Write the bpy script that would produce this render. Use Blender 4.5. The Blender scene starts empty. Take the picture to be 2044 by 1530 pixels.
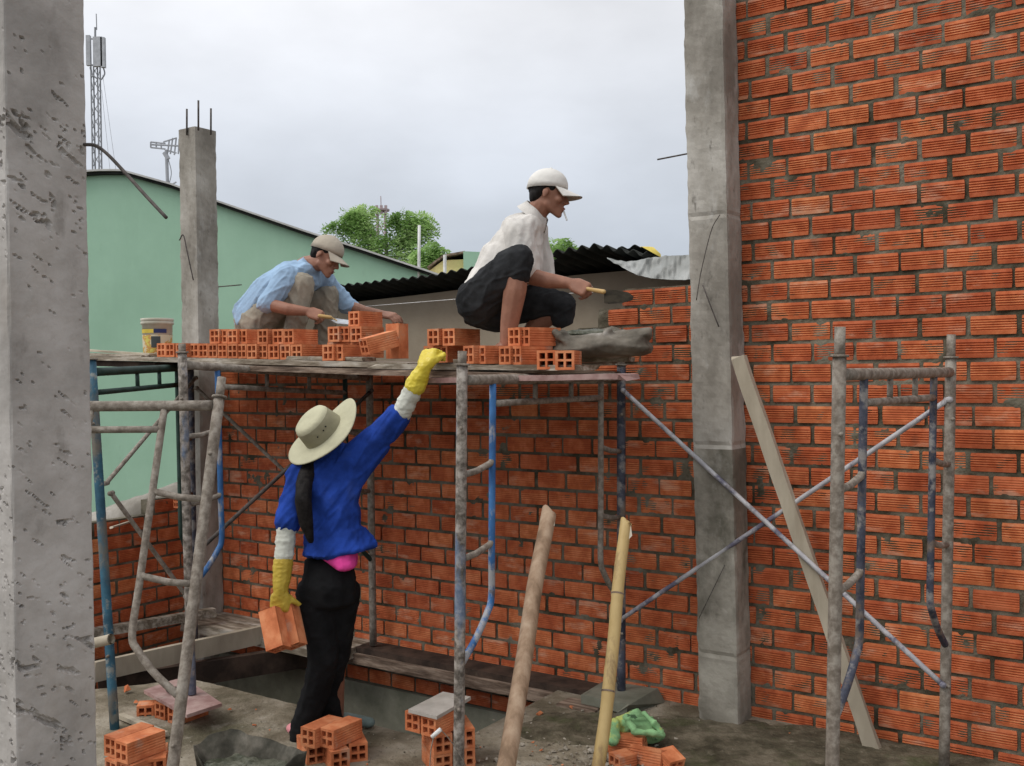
import bpy, bmesh, math, random
from mathutils import Vector, Matrix, noise, Euler
R = math.radians
random.seed(7)
S = bpy.context.scene
col = S.collection
# ------------------------------------------------------------------ camera
F = 2006.0; EYE = 1.6; PITCH = R(-0.5); ROLL = R(0.75)
cd = bpy.data.cameras.new('camera'); cam = bpy.data.objects.new('camera', cd); col.objects.link(cam)
cd.sensor_width = 36; cd.lens = F/2044*36; cd.clip_end = 2000; cd.clip_start = .05
fwd = Vector((0, math.cos(PITCH), math.sin(PITCH))); Zp = Vector((0, -math.sin(PITCH), math.cos(PITCH))); Xp = Vector((1, 0, 0))
cu = Zp*math.cos(ROLL) + Xp*math.sin(ROLL); cr = Xp*math.cos(ROLL) - Zp*math.sin(ROLL)
M = Matrix((cr, cu, -fwd)).transposed().to_4x4(); M.translation = Vector((0, 0, EYE))
cam.matrix_world = M
S.camera = cam
def at(x, y, Y):                       # a point of the photograph at depth Y (metres ahead)
    r = fwd + cr*((x-1022)/F) + cu*(-(y-765)/F)
    return Vector((0, 0, EYE)) + r*(Y/r.y)
# ------------------------------------------------------------------ world and sun (overcast)
W = bpy.data.worlds.new("World"); S.world = W; W.use_nodes = True
nt = W.node_tree; N = nt.nodes; L = nt.links; N.clear()
out = N.new('ShaderNodeOutputWorld'); bg = N.new('ShaderNodeBackground'); L.new(bg.outputs[0], out.inputs[0])
sky = N.new('ShaderNodeTexSky'); sky.sky_type = 'NISHITA'; sky.sun_disc = False; sky.sun_elevation = R(58); sky.sun_rotation = R(220); sky.air_density = 1.5; sky.dust_density = 4
tc = N.new('ShaderNodeTexCoord'); sep = N.new('ShaderNodeSeparateXYZ'); L.new(tc.outputs['Generated'], sep.inputs[0])
ramp = N.new('ShaderNodeValToRGB'); L.new(sep.outputs['Z'], ramp.inputs[0])
e = ramp.color_ramp.elements
e[0].position = 0.0; e[0].color = (4.9, 5.3, 6.0, 1)
e[1].position = 1.0; e[1].color = (11.0, 11.2, 11.5, 1)
for p, c in ((.10, (5.0, 5.5, 6.3, 1)), (.22, (6.4, 6.75, 7.4, 1)), (.34, (8.0, 8.1, 8.45, 1)), (.6, (9.6, 9.8, 10.1, 1))):
    q = e.new(p); q.color = c
mp = N.new('ShaderNodeMapping'); mp.inputs['Scale'].default_value = (1.6, 1.6, 3.4); L.new(tc.outputs['Generated'], mp.inputs[0])
nz = N.new('ShaderNodeTexNoise'); nz.inputs['Scale'].default_value = 2.1; nz.inputs['Detail'].default_value = 6; nz.inputs['Roughness'].default_value = .52; L.new(mp.outputs[0], nz.inputs[0])
mr = N.new('ShaderNodeMapRange'); mr.inputs[1].default_value = .3; mr.inputs[2].default_value = .7; mr.inputs[3].default_value = .96; mr.inputs[4].default_value = 1.24; L.new(nz.outputs[0], mr.inputs[0])
gx = N.new('ShaderNodeMapRange'); gx.inputs[1].default_value = -.6; gx.inputs[2].default_value = .5; gx.inputs[3].default_value = 1.12; gx.inputs[4].default_value = .88; L.new(sep.outputs['X'], gx.inputs[0])
mu = N.new('ShaderNodeMath'); mu.operation = 'MULTIPLY'; L.new(mr.outputs[0], mu.inputs[0]); L.new(gx.outputs[0], mu.inputs[1])
vm = N.new('ShaderNodeVectorMath'); vm.operation = 'SCALE'; L.new(ramp.outputs[0], vm.inputs[0]); L.new(mu.outputs[0], vm.inputs['Scale'])
mx = N.new('ShaderNodeMix'); mx.data_type = 'RGBA'; mx.inputs[0].default_value = .92; L.new(sky.outputs[0], mx.inputs[6]); L.new(vm.outputs[0], mx.inputs[7])
L.new(mx.outputs[2], bg.inputs[0]); bg.inputs[1].default_value = .1
sl = bpy.data.lights.new('sun', 'SUN'); sl.energy = 1.35; sl.angle = R(24); sl.color = (1, .96, .9)
so = bpy.data.objects.new('sun', sl); col.objects.link(so); so.rotation_euler = Vector((.80, .34, -1.05)).to_track_quat('-Z', 'Y').to_euler(); so.location = (-3, -4, 8)
S.view_settings.view_transform = 'Standard'; S.view_settings.look = 'None'; S.view_settings.gamma = 1; S.view_settings.exposure = 0.05
S.render.engine = 'CYCLES'
# ------------------------------------------------------------------ materials
MT = {}
def mk(name, cols, scale=6, rough=.85, bump=.3, bscale=40, bdist=.004, metal=0, stretch=(1, 1, 1), tint=None, detail=8, extra=None, spec=.3, bstretch=None, objvar=0, grain=False, fac=(.38, .62)):
    m = bpy.data.materials.new(name); m.use_nodes = True; t = m.node_tree; n = t.nodes; l = t.links
    b = n['Principled BSDF']; b.inputs['Roughness'].default_value = rough; b.inputs['Metallic'].default_value = metal
    b.inputs['Specular IOR Level'].default_value = spec
    c = n.new('ShaderNodeTexCoord'); mpn = n.new('ShaderNodeMapping'); mpn.inputs['Scale'].default_value = stretch; l.new(c.outputs['Object'], mpn.inputs[0])
    if grain: mpn.vector_type = 'TEXTURE'; mpn.inputs['Rotation'].default_value = (0, 0, R(-34.5)); mpn.inputs['Scale'].default_value = (1, 1/7, 1/7)
    oi = n.new('ShaderNodeObjectInfo'); va = n.new('ShaderNodeVectorMath'); va.operation = 'ADD'; l.new(mpn.outputs[0], va.inputs[0])
    vs = n.new('ShaderNodeMath'); vs.operation = 'MULTIPLY'; vs.inputs[1].default_value = 37; l.new(oi.outputs['Random'], vs.inputs[0]); l.new(vs.outputs[0], va.inputs[1])
    z = n.new('ShaderNodeTexNoise'); z.inputs['Scale'].default_value = scale; z.inputs['Detail'].default_value = detail; z.inputs['Roughness'].default_value = .62; l.new(va.outputs[0], z.inputs[0])
    mrn = n.new('ShaderNodeMapRange'); mrn.inputs[1].default_value = fac[0]; mrn.inputs[2].default_value = fac[1]; l.new(z.outputs[0], mrn.inputs[0])
    rp = n.new('ShaderNodeValToRGB'); l.new(mrn.outputs[0], rp.inputs[0]); el = rp.color_ramp.elements
    el[0].position = cols[0][0]; el[0].color = (*cols[0][1], 1); el[1].position = cols[-1][0]; el[1].color = (*cols[-1][1], 1)
    for p, cc in cols[1:-1]:
        q = el.new(p); q.color = (*cc, 1)
    last = rp.outputs[0]
    if tint:                                   # attribute-driven value / hue variation
        a = n.new('ShaderNodeAttribute'); a.attribute_name = 'tint'
        r2 = n.new('ShaderNodeValToRGB'); l.new(a.outputs['Fac'], r2.inputs[0]); e2 = r2.color_ramp.elements
        e2[0].color = (*tint[0], 1); e2[1].color = (*tint[-1], 1)
        for i, tcx in enumerate(tint[1:-1]):
            q = e2.new((i+1)/(len(tint)-1)); q.color = (*tcx, 1)
        mm = n.new('ShaderNodeMix'); mm.data_type = 'RGBA'; mm.blend_type = 'MULTIPLY'; mm.inputs[0].default_value = 1; l.new(last, mm.inputs[6]); l.new(r2.outputs[0], mm.inputs[7]); last = mm.outputs[2]
    if extra:                                  # (colour, scale, lo, hi, strength): patches of another colour
        for (ec, es, lo, hi, st, sx) in extra:
            mp2 = n.new('ShaderNodeMapping'); mp2.inputs['Scale'].default_value = sx; l.new(va.outputs[0], mp2.inputs[0])
            z2 = n.new('ShaderNodeTexNoise'); z2.inputs['Scale'].default_value = es; z2.inputs['Detail'].default_value = 7; z2.inputs['Roughness'].default_value = .65; l.new(mp2.outputs[0], z2.inputs[0])
            m2 = n.new('ShaderNodeMapRange'); m2.inputs[1].default_value = lo; m2.inputs[2].default_value = hi; m2.inputs[4].default_value = st; l.new(z2.outputs[0], m2.inputs[0])
            mm = n.new('ShaderNodeMix'); mm.data_type = 'RGBA'; l.new(m2.outputs[0], mm.inputs[0]); l.new(last, mm.inputs[6]); mm.inputs[7].default_value = (*ec, 1); last = mm.outputs[2]
    if objvar:
        ov = n.new('ShaderNodeMapRange'); ov.inputs[3].default_value = 1-objvar; ov.inputs[4].default_value = 1+objvar; l.new(oi.outputs['Random'], ov.inputs[0])
        hs = n.new('ShaderNodeHueSaturation'); l.new(ov.outputs[0], hs.inputs['Value']); l.new(last, hs.inputs['Color']); hs.inputs['Hue'].default_value = .503; last = hs.outputs[0]
    l.new(last, b.inputs['Base Color'])
    if bump:
        zb = n.new('ShaderNodeTexNoise'); zb.inputs['Scale'].default_value = bscale; zb.inputs['Detail'].default_value = 6
        if bstretch:
            mb = n.new('ShaderNodeMapping'); mb.inputs['Scale'].default_value = bstretch; l.new(va.outputs[0], mb.inputs[0]); l.new(mb.outputs[0], zb.inputs[0])
        else: l.new(va.outputs[0], zb.inputs[0])
        bn = n.new('ShaderNodeBump'); bn.inputs['Strength'].default_value = bump; bn.inputs['Distance'].default_value = bdist; l.new(zb.outputs[0], bn.inputs['Height']); l.new(bn.outputs[0], b.inputs['Normal'])
    MT[name] = m; return m
def flat(name, c, rough=.8, v=.12, **k):
    return mk(name, [(0, tuple(x*(1-v) for x in c)), (1, tuple(min(1, x*(1+v)) for x in c))], rough=rough, **k)
mk('wall_brick', [(0, (.40, .088, .032)), (.5, (.50, .122, .045)), (1, (.58, .165, .070))], scale=14, rough=.8, bump=.35, bscale=120, bdist=.002,
   tint=[(.72, .60, .56), (.86, .78, .76), (1.0, .97, .95), (1.12, 1.24, 1.15), (1.28, 1.8, 1.8)],
   extra=[((.68, .44, .30), 5, .56, .72, .6, (1, 1, 3)), ((.22, .13, .08), 5, .62, .74, .5, (1, 1, 1))])
mk('loose_brick', [(0, (.46, .125, .05)), (.5, (.57, .175, .075)), (1, (.66, .25, .12))], scale=11, objvar=.13, rough=.82, bump=.3, bscale=120, bdist=.002, extra=[((.40, .10, .05), 6, .55, .75, .6, (1, 1, 1)), ((.72, .42, .26), 9, .60, .78, .5, (1, 1, 1)), ((.42, .34, .27), 7, .58, .70, .65, (1, 1, 1))])
mk('mortar', [(0, (.055, .046, .028)), (.5, (.122, .106, .074)), (1, (.195, .172, .128))], scale=5, rough=.95, bump=.8, bscale=90, bdist=.006, extra=[((.27, .25, .20), 9, .58, .75, .5, (1, 1, 1))])
mk('concrete_near', [(0, (.33, .31, .29)), (.5, (.42, .395, .37)), (1, (.49, .465, .44))], scale=3.5, rough=.9, bump=.6, bscale=60, bdist=.003, extra=[((.20, .18, .16), 11, .57, .70, .55, (1, 1, .6)), ((.46, .44, .41), 3, .55, .7, .5, (1, 1, .3)), ((.30, .25, .20), 2.2, .52, .66, .45, (1, 1, .4))])
mk('concrete_pillar', [(0, (.22, .20, .17)), (.5, (.335, .31, .27)), (1, (.46, .435, .39))], scale=3, rough=.92, bump=.7, bscale=50, bdist=.004, stretch=(1, 1, .6), extra=[((.15, .135, .11), 3.5, .54, .70, .6, (1, 1, .6)), ((.54, .53, .50), 4.5, .56, .68, .6, (1, 1, .7)), ((.10, .09, .075), 24, .60, .70, .6, (1, 1, .7))])
mk('concrete_shaded', [(0, (.17, .155, .125)), (.5, (.275, .252, .208)), (1, (.39, .362, .305))], scale=3, rough=.9, bump=.7, bscale=50, bdist=.004, extra=[((.07, .065, .045), 3.5, .52, .66, .8, (1, 1, .5)), ((.36, .34, .30), 5, .58, .68, .6, (1, 1, .6))])
mk('plaster_beige', [(0, (.30, .245, .18)), (1, (.38, .32, .24))], scale=2, rough=.95, bump=.4, bscale=80, bdist=.003, extra=[((.2, .16, .12), 2.5, .55, .8, .5, (1, 1, 1))])
mk('paint_green', [(0, (.33, .53, .385)), (1, (.375, .59, .435))], scale=1.2, rough=.75, bump=.15, bscale=30, extra=[((.29, .47, .34), 1.6, .50, .75, .35, (2, 1, .35)), ((.42, .62, .48), .9, .55, .75, .5, (1, 1, .6)), ((.24, .36, .26), 5, .64, .76, .3, (1.5, 1, .5))])
mk('wet_plaster', [(0, (.13, .133, .10)), (1, (.23, .228, .18))], scale=4, rough=.8, bump=.5, bscale=40)
mk('slab', [(0, (.13, .108, .072)), (.5, (.235, .20, .145)), (1, (.34, .30, .235))], scale=3.6, rough=.93, bump=1, bscale=70, bdist=.008, extra=[((.085, .08, .045), 1.5, .52, .66, .85, (1, 1, 1)), ((.40, .36, .30), 9, .58, .70, .6, (1, 1, 1)), ((.07, .058, .04), 42, .60, .68, .7, (1, 1, 1))])
mk('earth', [(0, (.05, .042, .025)), (.5, (.095, .08, .052)), (1, (.16, .135, .095))], scale=7, rough=.95, bump=1, bscale=60, bdist=.01, extra=[((.22, .19, .14), 30, .60, .70, .6, (1, 1, 1)), ((.06, .07, .025), 4, .54, .66, .6, (1, 1, 1))])
mk('timber_grey', [(0, (.15, .12, .085)), (.5, (.29, .245, .19)), (1, (.46, .41, .34))], scale=5, rough=.85, bump=.6, bscale=14, grain=True, extra=[((.12, .09, .06), 4, .54, .66, .8, (1, .4, .4)), ((.55, .53, .48), 4, .56, .68, .7, (1, .3, .3))])
mk('timber_brown', [(0, (.09, .06, .042)), (.5, (.19, .135, .10)), (1, (.33, .25, .19))], scale=5, grain=True, rough=.85, bump=.5, bscale=30, extra=[((.40, .34, .28), 6, .58, .75, .7, (1, 1, 1))])
mk('timber_dark', [(0, (.03, .02, .015)), (1, (.085, .055, .04))], scale=7, rough=.85, bump=.5, bscale=30, extra=[((.2, .17, .12), 6, .62, .8, .6, (1, 1, 1))])
mk('timber_pale', [(0, (.36, .31, .235)), (1, (.50, .44, .34))], scale=6, rough=.8, bump=.3, bscale=25, stretch=(1, 1, .3), extra=[((.26, .21, .15), 4, .55, .75, .6, (3, 3, .5))])
mk('steel_crust', [(0, (.16, .133, .105)), (.5, (.235, .20, .165)), (1, (.32, .285, .24))], scale=34, rough=.75, bump=.5, bscale=110, bdist=.004, extra=[((.11, .085, .065), 26, .58, .70, .6, (1, 1, .5)), ((.44, .41, .36), 12, .58, .70, .45, (1, 1, .5))])
mk('steel_crust_blue', [(0, (.10, .085, .07)), (.5, (.24, .21, .18)), (1, (.40, .36, .32))], scale=32, rough=.7, bump=.6, bscale=70, bdist=.004, extra=[((.13, .20, .32), 5, .53, .62, .7, (1, 1, .5)), ((.5, .47, .44), 12, .6, .72, .6, (1, 1, 1))])
mk('steel_blue', [(0, (.03, .105, .27)), (1, (.06, .19, .44))], scale=8, rough=.55, bump=.3, bscale=60, extra=[((.38, .37, .36), 9, .52, .60, .9, (1, 1, .6)), ((.12, .09, .07), 17, .60, .70, .8, (1, 1, 1))])
mk('steel_navy', [(0, (.03, .035, .055)), (1, (.085, .09, .12))], scale=12, rough=.6, bump=.4, bscale=70, extra=[((.30, .28, .26), 14, .50, .60, .8, (1, 1, 1)), ((.17, .13, .10), 9, .53, .62, .85, (1, 1, 1))])
mk('steel_teal', [(0, (.03, .085, .13)), (1, (.05, .15, .22))], scale=9, rough=.6, bump=.4, bscale=70, extra=[((.28, .28, .25), 14, .54, .62, .8, (1, 1, 1)), ((.17, .15, .12), 3, .50, .58, .9, (1, 1, .6))])
mk('steel_green', [(0, (.012, .03, .022)), (1, (.03, .06, .05))], scale=12, rough=.6, bump=.3, bscale=70)
mk('steel_brace', [(0, (.33, .32, .34)), (1, (.52, .51, .52))], scale=12, rough=.55, bump=.3, bscale=60, extra=[((.08, .075, .13), 7, .50, .60, .85, (1, 1, 1)), ((.17, .15, .13), 15, .6, .7, .8, (1, 1, 1))])
mk('rebar', [(0, (.05, .045, .04)), (1, (.12, .10, .09))], scale=30, rough=.7, bump=.3)
mk('bamboo', [(0, (.33, .215, .08)), (.5, (.45, .31, .12)), (1, (.53, .385, .17))], scale=5, rough=.5, bump=.15, bscale=20, stretch=(1, 1, .25), extra=[((.20, .12, .06), 12, .54, .66, .75, (1, 1, .5)), ((.42, .44, .14), 3, .6, .75, .5, (1, 1, 1))])
mk('pole_wood', [(0, (.19, .12, .072)), (.5, (.31, .205, .13)), (1, (.42, .30, .205))], scale=14, rough=.75, bump=.6, bscale=30, stretch=(1, 1, .22), extra=[((.15, .09, .05), 8, .6, .72, .7, (1, 1, .5)), ((.50, .42, .33), 5, .6, .75, .6, (1, 1, .5))])
flat('cut_wood', (.62, .55, .44), v=.2)
mk('skin', [(0, (.27, .125, .08)), (1, (.345, .165, .107))], scale=18, rough=.5, bump=.12, bscale=90, spec=.4)
mk('skin_dark', [(0, (.22, .095, .058)), (1, (.285, .13, .083))], scale=18, rough=.5, bump=.12, bscale=90, spec=.4)
mk('hair', [(0, (.008, .007, .007)), (1, (.022, .019, .018))], scale=40, rough=.65, bump=.5, bscale=90, bstretch=(3, 3, .3), spec=.12)
def cloth(n, c, v=.1, rough=.95, **k): return mk(n, [(0, tuple(x*(1-v) for x in c)), (1, tuple(min(1, x*(1+v)) for x in c))], scale=9, rough=rough, bump=.55, bscale=22, bdist=.010, spec=.15, **k)
cloth('shirt_blue', (.31, .44, .60)); cloth('shirt_white', (.66, .63, .59)); cloth('khaki', (.31, .275, .22), v=.16); cloth('trousers_black', (.011, .011, .012), v=.3, extra=[((.05, .047, .04), 9, .60, .78, .5, (1, 1, .6))])
cloth('shorts_dark', (.026, .027, .029), v=.4); cloth('jacket_blue', (.018, .055, .30), v=.28, extra=[((.06, .10, .33), 6, .56, .74, .5, (1, 1, 1))]); cloth('pink', (.78, .07, .33)); cloth('sleeve_white', (.60, .61, .54), v=.08)
cloth('hat_cream', (.49, .47, .33), v=.07); cloth('hat_band', (.30, .28, .19), v=.10); cloth('cap_beige', (.42, .37, .30), v=.06); cloth('cap_white', (.72, .70, .66), v=.05); cloth('rag_green', (.25, .46, .22), v=.25, extra=[((.46, .50, .14), 5, .52, .56, .9, (1, 1, 1)), ((.03, .06, .03), 16, .58, .64, .85, (1, 1, 1))])
mk('glove_yellow', [(0, (.62, .48, .03)), (1, (.78, .64, .07))], scale=9, rough=.42, bump=.3, bscale=20, bdist=.01, spec=.5)
mk('glove_worn', [(0, (.42, .29, .035)), (1, (.56, .41, .06))], scale=9, rough=.5, bump=.3, bscale=20, bdist=.01)
flat('black', (.012, .012, .012)); flat('dark_grey', (.05, .05, .05)); flat('white_plain', (.72, .72, .70)); flat('eye_white', (.6, .58, .55), rough=.3)
flat('lips', (.26, .09, .07), rough=.5); flat('shoe_grey', (.16, .21, .20)); flat('shoe_pink', (.62, .25, .27)); flat('navy_cloth', (.015, .045, .08)); flat('wood_handle', (.50, .33, .13), rough=.4)
mk('trowel_dark', [(0, (.012, .010, .007)), (1, (.035, .029, .02))], scale=20, rough=.9, spec=.1); mk('trowel_silver', [(0, (.5, .52, .55)), (1, (.75, .77, .8))], scale=20, rough=.35, metal=.6)
mk('sack', [(0, (.09, .078, .06)), (.5, (.165, .145, .115)), (1, (.26, .235, .20))], scale=5, rough=.7, bump=.6, bscale=18, bdist=.01, extra=[((.38, .36, .33), 5, .56, .66, .7, (1, 1, 1))])
mk('sheet_dark', [(0, (.03, .028, .02)), (.5, (.07, .065, .05)), (1, (.15, .135, .11))], scale=7, rough=.8, bump=.6, bscale=25, bdist=.008)
mk('fresh_mortar', [(0, (.05, .055, .036)), (1, (.14, .14, .105))], scale=14, rough=.4, bump=1, bscale=22, bdist=.02)
mk('roof_dark', [(0, (.010, .012, .010)), (1, (.03, .032, .028))], scale=5, rough=.85)
mk('tin_silver', [(0, (.26, .27, .26)), (1, (.42, .43, .42))], scale=5, rough=.6, metal=.1, bump=.5, bscale=20, extra=[((.15, .15, .14), 12, .6, .7, .7, (1, 1, 1))])
mk('roof_light', [(0, (.45, .44, .42)), (1, (.6, .6, .58))], scale=3, rough=.6)
mk('tile_red', [(0, (.28, .16, .145)), (.5, (.36, .23, .21)), (1, (.44, .31, .28))], scale=11, rough=.6, bump=.2, extra=[((.5, .44, .38), 8, .6, .75, .7, (1, 1, 1))])
mk('tile_white', [(0, (.38, .35, .31)), (1, (.52, .485, .44))], scale=7, rough=.5, bump=.2, extra=[((.28, .24, .2), 10, .62, .72, .8, (1, 1, 1))])
flat('yellow_wall', (.86, .73, .33)); flat('tower_grey', (.32, .33, .35)); flat('panel_grey', (.46, .47, .49)); flat('tower_red', (.42, .34, .34)); flat('yellow_tank', (.7, .55, .12))
mk('leaf', [(0, (.22, .36, .11)), (.5, (.36, .54, .19)), (1, (.55, .70, .33))], scale=1.6, rough=.5, bump=0, spec=.4, detail=3)
lt = MT['leaf'].node_tree; tb_ = lt.nodes.new('ShaderNodeBsdfTranslucent'); mxs = lt.nodes.new('ShaderNodeMixShader'); mxs.inputs[0].default_value = .45; lb = lt.nodes['Principled BSDF']
lt.links.new(lb.inputs['Base Color'].links[0].from_socket, tb_.inputs[0]); lt.links.new(lb.outputs[0], mxs.inputs[1]); lt.links.new(tb_.outputs[0], mxs.inputs[2]); lt.links.new(mxs.outputs[0], lt.nodes['Material Output'].inputs[0])
mk('bark', [(0, (.2, .18, .16)), (1, (.32, .3, .27))], scale=8)
mk('bucket', [(0, (.42, .40, .32)), (1, (.58, .55, .46))], scale=8, rough=.5, extra=[((.45, .35, .2), 9, .6, .75, .7, (1, 1, 1))])
mk('bucket_label', [(0, (.62, .56, .40)), (.48, (.62, .56, .40)), (.5, (.62, .38, .10)), (.72, (.5, .22, .08)), (.74, (.6, .5, .1)), (1, (.62, .55, .15))], scale=14, rough=.5, bump=0)
flat('label_blue', (.03, .04, .12)); flat('label_yellow', (.62, .48, .08)); flat('label_dark', (.06, .07, .07))
mk('stone', [(0, (.18, .15, .11)), (1, (.40, .36, .30))], scale=9, rough=.9)
# ------------------------------------------------------------------ object helpers
def tag(o, label=None, cat=None, group=None, kind=None):
    if label: o['label'] = label
    if cat: o['category'] = cat
    if group: o['group'] = group
    if kind: o['kind'] = kind
    return o
def base_of(vs):
    xs = [v.x for v in vs]; ys = [v.y for v in vs]; zs = [v.z for v in vs]
    return Vector(((min(xs)+max(xs))/2, (min(ys)+max(ys))/2, min(zs)))
def ob(name, bm, m, parent=None, smooth=False):
    me = bpy.data.meshes.new(name)
    b = base_of([v.co for v in bm.verts])
    for v in bm.verts: v.co -= b
    bm.to_mesh(me); bm.free()
    if smooth:
        for p in me.polygons: p.use_smooth = True
    me.materials.append(MT[m])
    o = bpy.data.objects.new(name, me); col.objects.link(o)
    if parent:
        wl = Vector(parent.location); pp = parent.parent
        while pp: wl += pp.location; pp = pp.parent
        o.parent = parent; o.location = b - wl
    else: o.location = b
    return o
def empty(name, loc, label=None, cat=None, group=None):
    o = bpy.data.objects.new(name, None); col.objects.link(o); o.location = loc; o.empty_display_size = .1
    return tag(o, label, cat, group)
def box(bm, o, ax, ay, az):               # corner + three edge vectors
    p = [o, o+ax, o+ax+ay, o+ay, o+az, o+ax+az, o+ax+ay+az, o+ay+az]
    v = [bm.verts.new(x) for x in p]
    for f in ((3, 2, 1, 0), (4, 5, 6, 7), (0, 1, 5, 4), (1, 2, 6, 5), (2, 3, 7, 6), (3, 0, 4, 7)): bm.faces.new([v[i] for i in f])
    return v
def tube(bm, pts, r, seg=12, r2=None, caps=True):
    pts = [Vector(p) for p in pts]; n = len(pts); rings = []
    t0 = (pts[1]-pts[0]).normalized(); up = Vector((0, 0, 1)) if abs(t0.z) < .9 else Vector((1, 0, 0))
    a = t0.cross(up).normalized(); b = t0.cross(a)
    for i, p in enumerate(pts):
        t = ((pts[min(i+1, n-1)]-pts[max(i-1, 0)])).normalized()
        a = (a - t*a.dot(t)).normalized(); b = t.cross(a)
        rr = r if r2 is None else r+(r2-r)*i/(n-1)
        rings.append([bm.verts.new(p + (a*math.cos(k*2*math.pi/seg)+b*math.sin(k*2*math.pi/seg))*rr) for k in range(seg)])
    for i in range(n-1):
        for k in range(seg): bm.faces.new((rings[i][k], rings[i][(k+1) % seg], rings[i+1][(k+1) % seg], rings[i+1][k]))
    if caps: bm.faces.new(rings[0][::-1]); bm.faces.new(rings[-1])
def seg_pts(a, b, n=2): a = Vector(a); b = Vector(b); return [a.lerp(b, i/(n-1)) for i in range(n)]
def curve(pts, n=6):                       # Catmull-Rom
    pts = [Vector(p) for p in pts]; P = [pts[0]*2-pts[1]] + pts + [pts[-1]*2-pts[-2]]; o = []
    for i in range(1, len(P)-2):
        for k in range(n):
            t = k/n; a, b, c, d = P[i-1:i+3]
            o.append(.5*((2*b)+(c-a)*t+(2*a-5*b+4*c-d)*t*t+(3*b-a-3*c+d)*t**3))
    o.append(pts[-1]); return o
def lathe(bm, prof, seg=24, mat=None):
    mat = mat or Matrix(); rings = []
    for r, z in prof: rings.append([bm.verts.new(mat @ Vector((r*math.cos(k*2*math.pi/seg), r*math.sin(k*2*math.pi/seg), z))) for k in range(seg)])
    for i in range(len(rings)-1):
        for k in range(seg): bm.faces.new((rings[i][k], rings[i][(k+1) % seg], rings[i+1][(k+1) % seg], rings[i+1][k]))
    return rings
# ------------------------------------------------------------------ wall frame: u along the brick wall (to the right), w out of it towards the viewer
A = R(34.5); d = Vector((math.cos(A), -math.sin(A), 0)); n_ = Vector((math.sin(A), math.cos(A), 0)); Z = Vector((0, 0, 1))
CW = 4.443
def on_wall(x, y, w=0):
    r = at(x, y, 1) - Vector((0, 0, EYE)); k = (CW-w)/(r.x*n_.x+r.y*n_.y); return Vector((0, 0, EYE)) + r*k
def on_z(x, y, z=0):
    r = at(x, y, 1) - Vector((0, 0, EYE)); return Vector((0, 0, EYE)) + r*((z-EYE)/r.z)
C0 = on_wall(440, 752); C0.z = 0
def P(u, w, z=0): return C0 + d*u - n_*w + Z*z
def UW(p): q = p-C0; return q.dot(d), -q.dot(n_)
U_P0, U_P1 = 3.490, 3.686                   # the pillar between the two brick walls
# ------------------------------------------------------------------ brick walls
BH, BL, JH, JL = .0765, .1645, .0165, .0150
def groove_prof(h, dep, ng=5):
    pts = [(0, 0)]; m0 = h*.20; step = (h-2*m0)/(ng-.5); z = m0
    for i in range(ng):
        pts += [(0, z), (dep, z+.0022), (dep, z+step*.46), (0, z+step*.46+.0022)]; z += step
    pts.append((0, h)); return pts
def lay_brick(bm, lay, org, du, out, u0, u1, z0, h, dep, tint, face=0.):
    """one laid brick seen from outside: face panel with grooves, plus its four narrow sides"""
    ro = random.uniform(-.010, .010); off = random.uniform(-.0025, .0035)+face
    prof = groove_prof(h, dep) if dep > 0 else [(0, 0), (0, h)]
    L0 = []; R0 = []
    for (dd, z) in prof:
        for uu, lst in ((u0, L0), (u1, R0)):
            o = off - dd + (uu-(u0+u1)/2)*ro*.6
            ch = .0022 if (z in (0, h)) else 0
            lst.append(bm.verts.new(org + du*(uu+(ch if uu == u0 else -ch)) + out*(o-ch) + Z*(z0+z+(uu-(u0+u1)/2)*ro)))
    fs = []
    for i in range(len(prof)-1): fs.append(bm.faces.new((L0[i], R0[i], R0[i+1], L0[i+1])))
    B = [bm.verts.new(org+du*uu+out*(-.05)+Z*(z0+z)) for uu, z in ((u0, 0), (u1, 0), (u1, h), (u0, h))]
    fs.append(bm.faces.new((L0[0], B[0], B[1], R0[0]))); fs.append(bm.faces.new((L0[-1], R0[-1], B[2], B[3])))
    fs.append(bm.faces.new(L0 + [B[3], B[0]])); fs.append(bm.faces.new([B[1], B[2]] + R0[::-1]))
    worn = random.random()
    for n_f, f in enumerate(fs):
        tt = tint
        if dep > 0 and n_f < len(prof)-1 and 3 < n_f < len(prof)-4: tt = min(1, tint+.12+.38*worn) if prof[n_f][0] == 0 and prof[n_f+1][0] == 0 else max(0, tint-.12)
        for lp in f.loops: lp[lay] = (tt, tt, tt, 1)
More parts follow.
